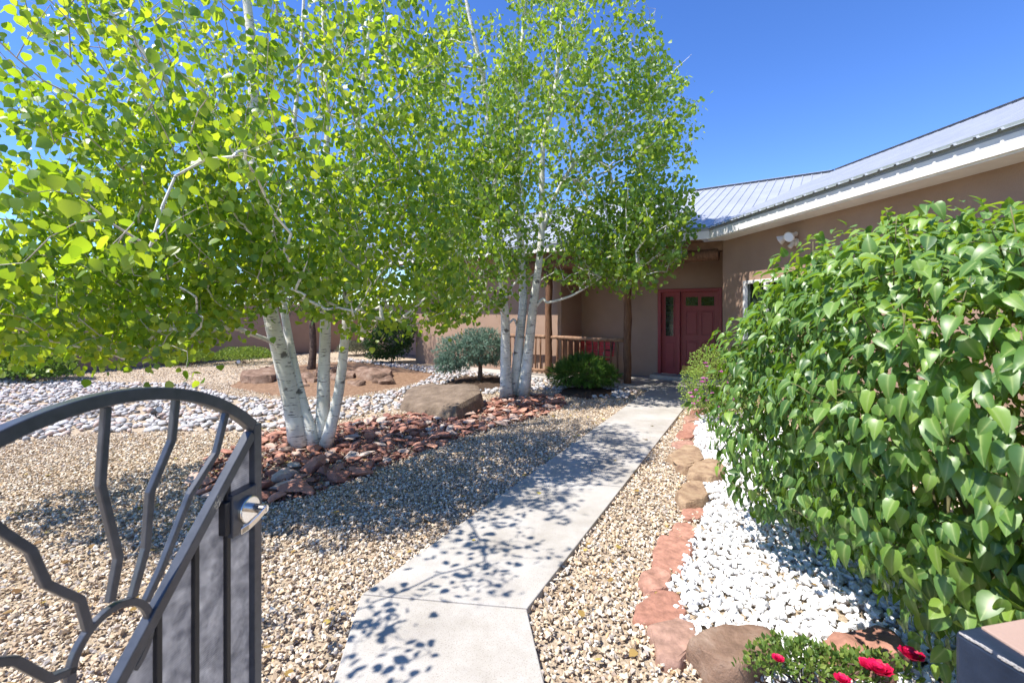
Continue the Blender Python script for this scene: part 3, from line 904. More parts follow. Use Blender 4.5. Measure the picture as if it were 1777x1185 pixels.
tb1, tb2, bd = gnd(545, 770, GZ), gnd(896, 687, GZ), gnd(766, 708, GZ)
for i in range(len(x)):
    if len(keep) >= 290: break
    if math.hypot(x[i] - tb1[0], y[i] - tb1[1]) < .26 or math.hypot(x[i] - tb2[0], y[i] - tb2[1]) < .25: continue
    if abs(x[i] - bd[0]) < .62 and abs(y[i] - bd[1]) < .5: continue
    if all((x[i] - x[j]) ** 2 + (y[i] - y[j]) ** 2 > (.165 if y[i] < 5.0 else .125) ** 2 for j in keep): keep.append(i)
for c, i in enumerate(keep):
    kk = rng.choice(['rust red', 'rust red', 'rust red', 'dark red', 'pale buff'])
    o = bpy.data.objects.new('red_rock', reds[kk][rng.integers(14)])
    front = y[i] < 5.0
    sz = rng.uniform(.20, .37) if front else rng.uniform(.14, .27)
    o.location = (x[i], y[i], GZ + sz * .13 + rng.uniform(0, .03))
    o.scale = (sz * rng.uniform(.85, 1.25), sz, sz * rng.uniform(.5, .85))
    o.rotation_euler = (rng.normal(0, .16), rng.normal(0, .16), rng.uniform(0, 6.28))
    ROOT.objects.link(o)
    near2 = math.hypot(x[i] - tb2[0], y[i] - tb2[1]) < math.hypot(x[i] - tb1[0], y[i] - tb1[1])
    szn = 'big' if sz > .27 else 'middling' if sz > .20 else 'small'
    dt = math.hypot(x[i] - (tb2 if near2 else tb1)[0], y[i] - (tb2 if near2 else tb1)[1])
    tree_ = 'three-trunk aspen' if near2 else 'four-trunk aspen'
    if math.hypot(x[i] - bd[0], y[i] - bd[1]) < 1.0: wh = 'lying round the boulder'
    elif dt < .7: wh = 'at the foot of the ' + tree_
    elif edge_dist(x[i], y[i], Z_RED) < .22: wh = 'on the rim of the red bed by the ' + tree_
    else: wh = 'inside the red bed by the ' + tree_
    lab = '%s %s sandstone rock %s' % (szn, kk, wh)
    tag(o, lab, 'rock', 'sandstone rocks: ' + szn + ' ' + kk + ' ' + wh)
mb = MB()
lay(mb, protos, (-5, 3.8), (2, 9.5), 600, .03, .08, [Z_RED], [], (.004, .03), rng, .5)
tag(mb.build('red_chips', M['redchip']), 'small red sandstone chips lying between the larger rocks', 'rock chips', kind='stuff')

# --- single rocks: the boulder, border stones, rocks below the pine
M['boulder'] = mat_noise('brown_boulder', [(.25, (.085, .06, .042)), (.5, (.17, .125, .088)), (.75, (.27, .205, .15))], 5, .9, .7, 22, .03, 8)
M['border'] = mat_tint('border_sandstone', [(0, (.31, .145, .10)), (.5, (.38, .195, .14)), (1, (.33, .20, .15))], .9, 18, .4, .8, obj_random=True)
M['border_tan'] = mat_noise('tan_border_stone', [(.25, (.15, .09, .06)), (.5, (.31, .21, .13)), (.75, (.42, .31, .2))], 11, .9, .8, 45, .015, 7)
M['brown_rock'] = mat_noise('brown_flat_rock', [(.25, (.09, .055, .038)), (.5, (.20, .125, .085)), (.8, (.33, .245, .185))], 7, .9, .7, 30, .02, 7)
def rough_stone(name, poly, z0, ztop, mat, seed, sub=3, amp=.02, top_tilt=None):
    """stone from a plan outline with its own top height per corner; subdivided and worn"""
    r = np.random.default_rng(seed)
    bm = bmesh.new()
    n = len(poly)
    lo = [bm.verts.new((p[0], p[1], z0)) for p in poly]
    c = np.mean([p[:2] for p in poly], 0)
    hi = []
    for i, p in enumerate(poly):
        zt = ztop[i] if hasattr(ztop, '__len__') else ztop
        q = c + (np.array(p[:2]) - c) * .90
        hi.append(bm.verts.new((q[0], q[1], zt)))
    bm.faces.new(lo[::-1]); bm.faces.new(hi)
    for i in range(n): bm.faces.new([lo[i], lo[(i + 1) % n], hi[(i + 1) % n], hi[i]])
    sz = max(np.ptp([p[0] for p in poly]), np.ptp([p[1] for p in poly]))
    bmesh.ops.bevel(bm, geom=list(bm.edges), offset=sz * .045, segments=2, affect='EDGES', profile=.6)
    bmesh.ops.triangulate(bm, faces=bm.faces)
    for _ in range(sub - 1):
        bmesh.ops.subdivide_edges(bm, edges=[e for e in bm.edges if e.calc_length() > sz * .07], cuts=1, use_grid_fill=False)
        bmesh.ops.triangulate(bm, faces=bm.faces)
    k = r.normal(size=(8, 3)) * (9 / sz); ph = r.uniform(0, 6.28, 8)
    bm.normal_update()
    for v in bm.verts:
        d = np.sin(np.array(v.co) @ k.T + ph)
        v.co += v.normal * float(d[:4].sum() * .55 + d[4:].sum() * .3) * amp * .5
    me = bpy.data.meshes.new(name); bm.to_mesh(me); bm.free()
    me.materials.append(mat)
    for p in me.polygons: p.use_smooth = True
    o = bpy.data.objects.new(name, me); ROOT.objects.link(o)
    m = o.modifiers.new('edge', 'EDGE_SPLIT'); m.split_angle = math.radians(38)
    return o
bl = [gnd(690, 714, GZ), gnd(735, 728, GZ), gnd(795, 733, GZ), gnd(842, 713, GZ), gnd(838, 697, GZ), gnd(742, 689, GZ), gnd(700, 694, GZ)]
o = rough_stone('boulder', bl, GZ - .03, [.13, .15, .19, .27, .30, .26, .18], M['boulder'], 5, 4, .025)
tag(o, 'large flat topped brown boulder lying in the red rocks between the aspens', 'boulder')
def stone_px(c, w, h, seed, n=10):
    """plan outline of a border stone from its photo centre and size"""
    r = np.random.default_rng(seed)
    out = []
    for i in range(n):
        a = 6.283 * i / n + r.uniform(-.25, .25)
        f = r.uniform(.78, 1.25)
        out.append(gnd(c[0] + math.cos(a) * w * f / 2, c[1] + math.sin(a) * h * f / 2, GZ))
    return out
border = [((1168, 1124), 70, 78, 's'), ((1148, 1064), 78, 58, 's'), ((1138, 1016), 46, 40, 's'), ((1168, 968), 62, 52, 's'), ((1186, 930), 46, 34, 's'), ((1204, 899), 38, 22, 's'),
          ((1205, 872), 48, 36, 't'), ((1228, 826), 56, 32, 't'), ((1192, 805), 50, 34, 't'), ((1188, 778), 32, 16, 's'), ((1190, 760), 26, 13, 's'), ((1196, 744), 24, 12, 's'), ((1203, 730), 24, 10, 's'), ((1215, 720), 28, 9, 's')]
ORD = ['first', 'second', 'third', 'fourth', 'fifth', 'sixth', 'seventh', 'eighth', 'ninth', 'tenth', 'eleventh', 'twelfth']
cnt_b = {}
names_b = {'s': ('flat red sandstone edging stone between tan gravel and white pebbles', 'edging stone', 'red edging stones of the white bed'),
           't': ('thick layered tan edging stone in the border of the white pebble bed', 'edging stone', 'tan edging stones of the white bed')}
for i, (c, w, h, kind) in enumerate([(c_, w_ * 1.22, h_ * 1.22, k_) for c_, w_, h_, k_ in border]):
    o = rough_stone('edging_stone', stone_px(c, w, h, 200 + i), GZ - .02, (.004 if kind == 's' else .05) + rng.uniform(-.008, .012), M['border'] if kind == 's' else M['border_tan'], 300 + i, 3, .012)
    cnt_b[kind] = cnt_b.get(kind, 0) + 1
    lab, cat_, grp_ = names_b[kind]
    o['label'] = ORD[cnt_b[kind] - 1] + (' red' if kind == 's' else ' thick tan') + ' edging stone counting from the big grey brown rock'
    o['category'] = cat_; o['group'] = grp_
o = rough_stone('edging_stone', stone_px((1272, 1168), 150, 90, 231, 9), GZ - .02, .10, M['brown_rock'], 331, 4, .02)
tag(o, 'big grey brown rounded rock at the foot of the white pebbles beside roses', 'rock')
o = rough_stone('edging_stone', stone_px((1500, 1168), 150, 78, 232, 9), GZ - .02, .09, M['border'], 332, 4, .015)
tag(o, 'wide pale red flat stone behind the red roses', 'rock')
for i, (c, w, h, z) in enumerate([((450, 662), 70, 17, .17), ((512, 672), 50, 12, .07), ((548, 664), 46, 12, .12), ((590, 660), 52, 13, .16), ((648, 658), 72, 17, .18), ((480, 651), 52, 9, .14), ((618, 670), 40, 9, .06), ((668, 667), 34, 8, .07)]):
    o = rough_stone('flat_rock', stone_px(c, w, h, 400 + i), GZ - .02, z, M['brown_rock'], 420 + i, 4, .085)
    tag(o, ['long brown rock at the garden gate end of the pine mound', 'thin low brown rock on the cobble side of the pine mound', 'small brown rock just below the pine trunk', 'tall blocky brown rock beside the pine trunk',
            'broadest layered brown rock at the house end of the pine mound', 'flat brown rock behind the pine mound towards the garden wall', 'tiny low brown rock between the cobbles and the blocky rock', 'small brown rock in front of the broadest layered rock'][i], 'rock', 'flat rocks around the pine mound')
# ------------------------------------------------------------------ foliage
def leaf_proto(kind, droop=None, fold=None, twist=0.0):
    """leaf in local x (width), y (base to tip, length 1), z (normal); returns verts, tri faces, rib"""
    if kind == 'aspen':
        half = [(0, 0), (.33, .05), (.48, .30), (.41, .60), (.15, .84)]
        mids = [(0, .34), (0, .64)]
        droop, fold = droop or .10, fold or .10
    elif kind == 'lilac':
        half = [(0, 0), (.16, -.045), (.29, .07), (.345, .27), (.29, .52), (.165, .76), (.06, .92)]
        mids = [(0, .24), (0, .50), (0, .75)]
        droop, fold = droop or .42, fold or .20
    tip = (0, 1.0)
    V, rib = [], []
    def add(x, y, r):
        z = fold * abs(x) * 1.6 - droop * y * y + twist * x * y + .05 * math.sin(9 * y) * abs(x)
        V.append((x, y, z)); rib.append(r); return len(V) - 1
    base = add(*half[0], 1); tipi = add(*tip, 1)
    m = [add(*q, 1) for q in mids]
    R = [add(*q, 0) for q in half[1:]]
    Lh = [add(-q[0], q[1], 0) for q in half[1:]]
    fs = []
    for side, fl in ((R, False), (Lh, True)):
        chain = [base] + m + [tipi]
        outer = side
        # stitch the midrib chain to the outer chain
        i = j = 0
        pts = []
        while i < len(chain) - 1 or j < len(outer) - 1:
            if j < len(outer) - 1 and (i == len(chain) - 1 or V[outer[j + 1]][1] <= V[chain[i + 1]][1] + .02):
                t = (chain[i], outer[j], outer[j + 1]); j += 1
            else:
                t = (chain[i], outer[j], chain[i + 1]); i += 1
            fs.append(t if not fl else t[::-1])
    return np.array(V), np.array(fs), np.array(rib, float)
LEAF = {k: leaf_proto(k) for k in ('aspen', 'lilac')}
LILAC = [leaf_proto('lilac', d_, f_, t_) for d_, f_, t_ in ((.20, .12, .1), (.42, .22, -.15), (.60, .30, .2), (.34, .38, 0), (.75, .18, -.25))]
_v = np.array([(0, 0, 0), (0, 1, -.09), (.44, .14, .05), (.46, .52, .04), (-.44, .14, .05), (-.46, .52, .04)])
LEAF['aspen_far'] = (_v, np.array([(0, 2, 3), (0, 3, 1), (0, 1, 5), (0, 5, 4)]), np.array([1, 1, 0, 0, 0, 0.]))
def orient(tip, nrm):
    """rotation matrices with local y = tip direction, local z ~ nrm"""
    t = tip / (np.linalg.norm(tip, axis=1)[:, None] + 1e-9)
    x = np.cross(t, nrm); x /= np.linalg.norm(x, axis=1)[:, None] + 1e-9
    z = np.cross(x, t)
    return np.stack([x, t, z], -1)

M['aspen_leaf'] = mat_leaf('aspen_leaf', [(0, (.040, .115, .018)), (.5, (.095, .205, .030)), (1, (.20, .30, .05))],
                           [(0, (.17, .34, .010)), (.5, (.44, .62, .016)), (1, (.72, .80, .04))], .54, .40, .6)
M['aspen_leaf_far'] = mat_leaf('aspen_leaf_far', [(0, (.09, .19, .035)), (.5, (.17, .29, .06)), (1, (.26, .36, .09))],
                           [(0, (.30, .46, .02)), (.5, (.52, .66, .03)), (1, (.72, .78, .05))], .54, .42, .6)
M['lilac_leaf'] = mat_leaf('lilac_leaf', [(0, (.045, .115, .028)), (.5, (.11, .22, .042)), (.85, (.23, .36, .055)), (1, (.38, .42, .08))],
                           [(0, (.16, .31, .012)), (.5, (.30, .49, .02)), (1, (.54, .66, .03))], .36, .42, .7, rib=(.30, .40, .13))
def bark_mat():
    m, nt, N, L, B = mat_new('aspen_bark')
    P = geo_pos(N)
    n = noise(N, L, 3, 5, .6, vec=P)
    r = ramp(N, [(.3, (.50, .49, .42)), (.55, (.66, .65, .59)), (.75, (.74, .73, .68))]); L.new(n.outputs[0], r.inputs[0])
    n2 = noise(N, L, 9, 3, .6, vec=P, stretch=(1, 1, 6.5))
    r2 = ramp(N, [(.58, (0, 0, 0)), (.66, (1, 1, 1))]); L.new(n2.outputs[0], r2.inputs[0])
    vo = N.new('ShaderNodeTexVoronoi'); vo.inputs['Scale'].default_value = 3.6
    mp = N.new('ShaderNodeMapping'); mp.inputs['Scale'].default_value = (1, 1, 1.3); L.new(P, mp.inputs[0])
    w = noise(N, L, 14, 3, .6, vec=P)
    ad = N.new('ShaderNodeMixRGB'); ad.inputs[0].default_value = .10; L.new(mp.outputs[0], ad.inputs[1]); L.new(w.outputs['Color'], ad.inputs[2])
    L.new(ad.outputs[0], vo.inputs['Vector'])
    r3 = ramp(N, [(.13, (1, 1, 1)), (.19, (0, 0, 0))]); L.new(vo.outputs['Distance'], r3.inputs[0])
    mxm = N.new('ShaderNodeMath'); mxm.operation = 'MAXIMUM'; L.new(r2.outputs[0], mxm.inputs[0]); L.new(r3.outputs[0], mxm.inputs[1])
    mx = N.new('ShaderNodeMixRGB'); mx.inputs['Color2'].default_value = (.055, .045, .04, 1)
    sc = N.new('ShaderNodeMath'); sc.operation = 'MULTIPLY'; sc.inputs[1].default_value = .85; L.new(mxm.outputs[0], sc.inputs[0])
    L.new(sc.outputs[0], mx.inputs['Fac']); L.new(r.outputs[0], mx.inputs['Color1'])
    L.new(mx.outputs[0], B.inputs['Base Color']); B.inputs['Roughness'].default_value = .75
    bump(N, L, B, mxm.outputs[0], .4, -.01)
    return m
M['bark'] = bark_mat()
M['twig'] = mat_noise('twig_bark', [(.3, (.30, .27, .22)), (.7, (.50, .47, .41))], 8, .8, 0)
M['dark_bark'] = mat_noise('pine_bark', [(.3, (.07, .045, .032)), (.7, (.17, .115, .085))], 14, .9, .8, 40, .02)

def grow(trunks, targets, rng, up=.45, tip_r=.0022, rmax=.035, step=.16):
    """branches from trunk nodes to every target, each new branch may start on an older one"""
    pos, par, fixed = [], [], []
    for tr in trunks:
        for p in tr:
            pos.append(p); par.append(-1)
    pos = np.array(pos)
    cap = len(pos) + len(targets) * 16
    P = np.zeros((cap, 3)); P[:len(pos)] = pos
    par = list(par); n = len(pos); ntr = n
    d0 = np.min(np.linalg.norm(targets[:, None] - pos[None], axis=2), 1)
    chains = []
    for t in targets[np.argsort(d0)]:
        d = P[:n] - t
        dist = np.linalg.norm(d, axis=1)
        h = np.hypot(d[:, 0], d[:, 1])
        cost = dist + 1.3 * np.maximum(0, d[:, 2] + up * h)
        i = int(np.argmin(cost))
        a = P[i].copy()
        L = np.linalg.norm(t - a)
        k = max(2, min(14, int(L / step)))
        mid = (a + t) / 2 + np.array((0, 0, .12 * L)) * (1 if t[2] < a[2] + .6 * L else -1) + rng.normal(0, .04 * L, 3)
        s = np.linspace(0, 1, k + 1)[1:, None]
        c = a * (1 - s) ** 2 + 2 * mid * s * (1 - s) + t * s ** 2
        c[:-1] += rng.normal(0, .005, c[:-1].shape)
        idx = [i]
        for q in c:
            P[n] = q; par.append(idx[-1]); idx.append(n); n += 1
        chains.append(idx)
    cnt = np.zeros(n)
    for ch in chains: cnt[ch[-1]] += 1
    for i in range(n - 1, ntr - 1, -1): cnt[par[i]] += cnt[i]
    rad = np.minimum(tip_r * np.maximum(cnt, 1) ** .5, rmax)
    return P[:n], chains, rad

def trunk_path(spec, n=26): return smooth_path([ray(*s) for s in spec], n)
def trunk_tube(pts, r0, r1, sides=12, flare=1.35):
    t = np.linspace(0, 1, len(pts))
    r = r0 * (1 - t) + r1 * t
    r = r * (1 + (flare - 1) * np.exp(-t * 16))
    b = MB(); b.tube(pts, r, sides); return b

def leaf_objects(parent, name, proto, mat, pos, R, scale, idx, rng, group=None):
    mes = []
    for pr in (proto if isinstance(proto, list) else [proto]):
        b = MB(); b.add(pr[0], pr[1], .5, pr[2]); mes.append(b.mesh(name, mat, True, True))
    for i in idx:
        o = bpy.data.objects.new(name, mes[int(rng.integers(len(mes)))])
        o.parent = parent
        Mx = Matrix(((R[i] * scale[i]).tolist())).to_4x4(); Mx.translation = Vector(pos[i])
        o.matrix_parent_inverse = Matrix.Identity(4)
        o.matrix_basis = parent.matrix_world.inverted() @ Mx if False else Mx
        ROOT.objects.link(o)

def aspen(name, label, trunks, rads, env, leaves_per, size, mat, seed, gap=.42, freq=1.1, singles=0, extra=None, low=None, bare=.06, tw=(.0022, .035), far=False):
    rng = np.random.default_rng(seed)
    root = empty(name, (0, 0, 0))
    tag(root, label, 'tree')
    paths = []
    for (spec, (r0, r1)) in zip(trunks, rads):
        p = trunk_path(spec)
        paths.append(p)
        trunk_tube(p, r0, r1).build('trunk', M['bark'], root, smooth=True)
    # twig targets inside each lobe of the crown, thinned by smooth noise so that gaps open
    T = []
    kx = rng.normal(size=(6, 3)) * freq; ph = rng.uniform(0, 6.28, 6)
    for c, r, cnt in env:
        got = []
        while len(got) < cnt:
            q = np.array(c) + rng.uniform(-1, 1, (1500, 3)) * np.array(r)
            d = (((q - np.array(c)) / np.array(r)) ** 2).sum(1)
            nz = np.sin(q @ kx.T + ph).sum(1) / 6
            k = (d < 1) & (nz > -gap) & (rng.random(len(q)) < .35 + .65 * np.clip(d, 0, 1)) & (q[:, 1] > 1.3)
            px, py = project(q)
            if low is not None: k &= py < np.interp(px, *low) - rng.exponential(12, len(q))
            got += list(q[k])
        T += got[:cnt]
    T = np.array(T)
    if extra is not None: T = np.vstack([T, extra])
    nodes, chains, rad = grow([p[int(len(p) * .22):] for p in paths], T, rng, tip_r=tw[0], rmax=tw[1])
    mbr, mbt = MB(), MB()
    for ch in chains:
        pts = nodes[ch]
        r = rad[ch].copy(); r[0] = min(r[0], r[1] * 1.3)
        if r[0] > .007: mbr.tube(pts, r, 6, cap=False)
        else: mbt.tube(pts, r, 4, cap=False)
    tag(mbr.build('branches', M['bark'], root, smooth=True), kind='stuff')
    tag(mbt.build('twigs', M['twig'], root, smooth=True), kind='stuff')
    # leaves hang in a spray round the last part of every twig
    pos = []
    for ch in chains:
        if rng.random() < bare: continue
        pts = nodes[ch[-5:]]
        k = rng.poisson(leaves_per)
        t = rng.beta(2.2, 1.0, k) * (len(pts) - 1)
        i = np.minimum(t.astype(int), len(pts) - 2); f = (t - i)[:, None]
        base_p = pts[i] * (1 - f) + pts[i + 1] * f
        pos.append(base_p + rng.normal(0, .075, (k, 3)) - np.array((0, 0, .03)))
    pos = np.vstack(pos)
    m = len(pos)
    tip = rng.normal(0, .55, (m, 3)); tip[:, 2] = -np.abs(rng.normal(.75, .35, m))
    nrm = rng.normal(0, 1, (m, 3)); nrm[:, 2] = np.abs(nrm[:, 2]) * .8 + .15
    R = orient(tip, nrm)
    sc = size * rng.uniform(.6, 1.22, m)
    tint = np.clip(rng.normal(.42, .28, m), 0, 1)
    crown = None
    sel = np.zeros(m, bool)
    if singles:
        px, py = project(pos)
        vis = (px > 5) & (px < 1770) & (py > 5) & (py < 1180)
        sel[np.argsort(-(sc / pos[:, 1]) * vis)[:singles]] = True
    mbl = MB()
    pv, pf, rb = LEAF['aspen_far' if far else 'aspen']
    scatter(mbl, [(pv, pf)], pos[~sel], R[~sel], sc[~sel], tint[~sel], rng, rb)
    crown = tag(mbl.build('crown', mat, root, smooth=True, rib=True), kind='stuff')
    if singles: leaf_objects(crown, 'leaf', LEAF['aspen'], mat, pos, R, sc, np.nonzero(sel)[0], rng)
    return root, m

# lower edge of the hanging foliage as the photograph shows it (pixel column -> row)
LOW1 = ([-300, 0, 90, 150, 260, 330, 420, 470, 560, 640, 720, 790, 840, 900], [660, 650, 600, 640, 630, 600, 570, 520, 545, 590, 570, 605, 590, 480])
D1 = 5.7
t1 = [[(522, 772, D1), (505, 690, 5.68), (483, 600, 5.62), (467, 532, 5.58), (462, 440, 5.5), (446, 300, 5.4), (438, 216, 5.35), (441, 108, 5.3), (428, 0, 5.3), (420, -180, 5.3), (410, -330, 5.3)],
      [(546, 772, D1 - .03), (516, 660, 5.75), (494, 545, 5.85), (480, 440, 5.95), (500, 300, 6.1), (520, 120, 6.2), (530, -60, 6.3)],
      [(560, 768, D1 + .06), (562, 650, 5.8), (565, 540, 5.82), (562, 400, 5.85), (565, 300, 5.85), (568, 200, 5.9), (561, 18, 5.95), (570, -200, 6.0)],
      [(566, 772, D1 - .05), (588, 680, 5.6), (601, 560, 5.5), (609, 470, 5.45), (611, 380, 5.4), (622, 200, 5.3), (640, 60, 5.3), (650, -120, 5.2)],
      [(462, 440, 5.5), (425, 288, 5.2), (330, 190, 4.8), (250, 90, 4.5), (170, 0, 4.3), (90, -90, 4.1)]]
r1 = [(.110, .030), (.062, .016), (.080, .020), (.066, .014), (.055, .008)]
env1 = [((-2.75, 4.7, 3.9), (2.15, 1.8, 2.6), 880), ((-2.75, 3.45, 2.25), (1.6, 1.0, 1.1), 640), ((-1.30, 4.7, 2.30), (1.0, 1.0, 1.0), 460), ((-3.6, 3.8, 2.0), (1.7, 1.0, .85), 620), ((-2.4, 3.2, 3.3), (1.2, .9, 1.2), 130), ((-1.2, 4.6, 3.7), (.8, 1.0, 1.1), 180)]
rg = np.random.default_rng(5)
ex1 = np.vstack([ray(50, 300, 1.75) + rg.normal(0, .08, (2, 3)), ray(110, 380, 1.9) + rg.normal(0, .11, (3, 3)), ray(20, 430, 2.1) + rg.normal(0, .12, (3, 3)),
                 ray(200, 330, 2.1) + rg.normal(0, .15, (5, 3)), ray(322, 640, 3.2)[None], ray(325, 610, 3.2)[None],
                 np.array((-1.42, 1.72, 2.0)) + rg.normal(0, .05, (2, 3)), np.array((-1.5, 2.2, 2.6)) + rg.normal(0, .2, (8, 3)), np.array((-1.3, 2.6, 2.9)) + rg.normal(0, .25, (6, 3))])
tree1, n1 = aspen('aspen_tree', 'four-trunk white barked aspen with big bright green leaves in the red rocks', t1, r1, env1, 11.5, .058, M['aspen_leaf'], 7, gap=.30, freq=1.5, singles=300, extra=ex1, low=LOW1, tw=(.0017, .026))

LOW2 = ([600, 700, 780, 850, 900, 930, 1000, 1060, 1110, 1150, 1180, 1215, 1300], [520, 540, 575, 575, 545, 500, 498, 525, 525, 485, 470, 440, 380])
D2 = 8.95
t2 = [[(879, 690, D2 - .05), (877, 620, 8.9), (877, 556, 8.85), (872, 498, 8.8), (866, 397, 8.75), (852, 252, 8.7), (834, 119, 8.6), (813, 22, 8.5), (790, -100, 8.5)],
      [(893, 684, D2 + .1), (902, 583, 9.0), (908, 515, 9.05), (903, 420, 9.1), (899, 360, 9.1), (899, 216, 9.1), (896, 126, 9.1), (906, 72, 9.1), (915, -90, 9.1)],
      [(908, 689, D2 - .03), (919, 590, 8.9), (926, 525, 8.85), (933, 475, 8.8), (940, 400, 8.75), (942, 245, 8.7), (960, 180, 8.6), (975, 36, 8.5), (985, -80, 8.5)],
      [(928, 532, 8.86), (943, 519, 8.78), (951, 525, 8.7), (987, 515, 8.55), (1015, 500, 8.4), (1060, 470, 8.2), (1105, 445, 8.1)],
      [(940, 400, 8.75), (985, 300, 8.6), (1060, 230, 8.4), (1130, 160, 8.3), (1200, 95, 8.2)],
      [(903, 583, 9.02), (893, 555, 9.0), (882, 560, 8.9), (870, 540, 8.6), (845, 520, 8.4)]]
r2 = [(.105, .022), (.095, .022), (.10, .022), (.034, .008), (.04, .003), (.03, .008)]
env2 = [((1.0, 8.7, 5.1), (2.1, 1.9, 3.3), 1250), ((-.75, 8.5, 5.4), (1.15, 1.2, 2.5), 480), ((2.25, 8.15, 2.95), (1.15, .95, .95), 380), ((-.6, 8.1, 3.2), (1.1, 1.1, 1.7), 450), ((2.15, 8.3, 4.5), (1.35, 1.1, 2.0), 340)]
tree2, n2 = aspen('aspen_tree', 'three-trunk white barked aspen with fine sparse leaves standing before the porch', t2, r2, env2, 10.5, .078, M['aspen_leaf_far'], 17, gap=.14, freq=2.1, singles=300, low=LOW2, bare=.10, tw=(.0026, .024), far=True)

# ------------------------------------------------------------------ lilac
rng = np.random.default_rng(23)
lil = empty('lilac_bush', (2.3, 2.5, GZ))
tag(lil, 'big lilac bush with broad heart shaped green leaves over the white pebbles', 'bush')
blobs = [((2.55, 2.75, 1.10), (1.0, 1.05, 1.04)), ((2.24, 2.0, 1.27), (.90, .85, .82)), ((2.25, 3.2, 1.0), (.80, .8, .86)), ((2.2, 2.0, .70), (.60, .55, .50)), ((2.9, 2.3, 1.12), (1.0, 1.2, 1.0)), ((2.06, 2.70, 1.49), (.54, .60, .58)), ((2.20, 2.35, 1.56), (.64, .74, .64))]
def shell(blobs, n, rng, lo=.62, hi=1.06):
    out, nor = [], []
    vol = np.array([r[0] * r[1] + r[1] * r[2] + r[0] * r[2] for c, r in blobs]); vol /= vol.sum()
    while len(out) < n:
        for j in rng.choice(len(blobs), 600, p=vol):
            c, r = np.array(blobs[j][0]), np.array(blobs[j][1])
            d = rng.normal(size=3); d /= np.linalg.norm(d)
            bumpy = 1 + .10 * math.sin(d[0] * 7 + j) * math.sin(d[1] * 6 + 2 * j) + .07 * math.sin(d[2] * 11 + j)
            f = (hi - (hi - lo) * rng.random() ** 1.6) * bumpy
            p = c + d * r * f
            if p[2] < .12: continue
            if any((((p - np.array(c2)) / np.array(r2)) ** 2).sum() < .55 for k2, (c2, r2) in enumerate(blobs) if k2 != j): continue
            g = d / r; g /= np.linalg.norm(g)
            out.append(p); nor.append(g)
            if len(out) >= n: break
    return np.array(out), np.array(nor)
lp, ln = shell(blobs, 17500, rng)
m = len(lp)
outw = ln.copy(); outw[:, 2] *= .35
tip = outw * .70 + rng.normal(0, .34, (m, 3)); tip[:, 2] += -.85 + .70 * np.clip(ln[:, 2], 0, 1)
nrm = ln * .9 + np.array((0, 0, .60)) + rng.normal(0, .30, (m, 3))
R = orient(tip, nrm)
sc = .078 * rng.uniform(.45, 1.18, m) * np.clip(1.25 - .35 * (lp[:, 1] - 1.2), .92, 1.25)
tint = np.clip(rng.normal(.40, .24, m) + np.clip((lp[:, 2] - 1.4) * .45, 0, .4), 0, 1)  # leaves lighten with height: the bush's sunlit top is put into the colour
# young shoots standing out of the top: paired leaves along a short upright stem
shoots = []
tops = np.nonzero((ln[:, 2] > .35) & (lp[:, 2] > 1.55))[0]
xp, xt, xn, xs = [], [], [], []
for i in rng.choice(tops, 70, replace=False):
    b0 = lp[i]; L_ = rng.uniform(.08, .20) * (.6 if b0[2] > 2.05 else 1); dr = np.array((0, 0, 1.0)) + ln[i] * .35 + rng.normal(0, .12, 3); dr /= np.linalg.norm(dr)
    shoots.append((b0 - dr * .15, b0 + dr * L_))
    for k in range(4):
        c_ = b0 + dr * L_ * (k + .8) / 4
        a_ = rng.uniform(0, 3.14)
        for sg in (1, -1):
            o_ = np.array((math.cos(a_), math.sin(a_), 0)) * sg
            xp.append(c_ + o_ * .015); xt.append(o_ * .9 + np.array((0, 0, .15 - .35 * (k < 2))) + rng.normal(0, .15, 3)); xn.append(np.array((0, 0, 1.0)) - o_ * .2 + rng.normal(0, .15, 3)); xs.append(.078 * rng.uniform(.6, 1.0) * (1 - .10 * k))
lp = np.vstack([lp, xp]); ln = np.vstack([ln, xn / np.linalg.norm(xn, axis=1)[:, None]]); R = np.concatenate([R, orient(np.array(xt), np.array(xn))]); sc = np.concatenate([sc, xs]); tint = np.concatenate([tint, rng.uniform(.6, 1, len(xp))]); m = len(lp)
px, py = project(lp)
vis = (px > 1230) & (px < 1775) & (py > 320) & (py < 1180)
# facing and outermost first
face = (ln * (-(lp - np.array((0, 0, EYE))) / np.linalg.norm(lp - np.array((0, 0, EYE)), axis=1)[:, None])).sum(1)
sel = np.zeros(m, bool); sel[np.argsort(-(sc / lp[:, 1]) * vis * (face > .1))[:300]] = True
mbl = MB(); pv, pf, rb = LEAF['lilac']
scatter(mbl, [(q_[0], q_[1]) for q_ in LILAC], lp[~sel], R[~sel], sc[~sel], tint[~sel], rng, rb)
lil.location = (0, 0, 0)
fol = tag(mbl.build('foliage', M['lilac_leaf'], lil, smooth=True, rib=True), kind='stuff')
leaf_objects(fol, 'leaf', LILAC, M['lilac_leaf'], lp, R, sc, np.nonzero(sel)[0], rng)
mbs = MB()
ends = lp[rng.choice(m, 420, replace=False)]
stems = [smooth_path([(2.55 + rng.normal(0, .14), 2.5 + rng.normal(0, .22), GZ - .02), (2.5 + rng.normal(0, .22), 2.45 + rng.normal(0, .28), .65), (2.6 + rng.normal(0, .26), 2.45 + rng.normal(0, .32), 1.25)], 14) for _ in range(12)]
nodes, chains, rad = grow([s[3:] for s in stems], ends, rng, up=.3, tip_r=.0028, rmax=.02)
for p0_, p1_ in shoots: mbs.tube([p0_, (p0_ + p1_) / 2, p1_], [.003, .0026, .002], 5)
for s in stems: mbs.tube(s, np.linspace(.022, .010, len(s)), 7)
for ch in chains: mbs.tube(nodes[ch], np.minimum(rad[ch], .007) * np.linspace(1, .45, len(ch)), 4, cap=False)
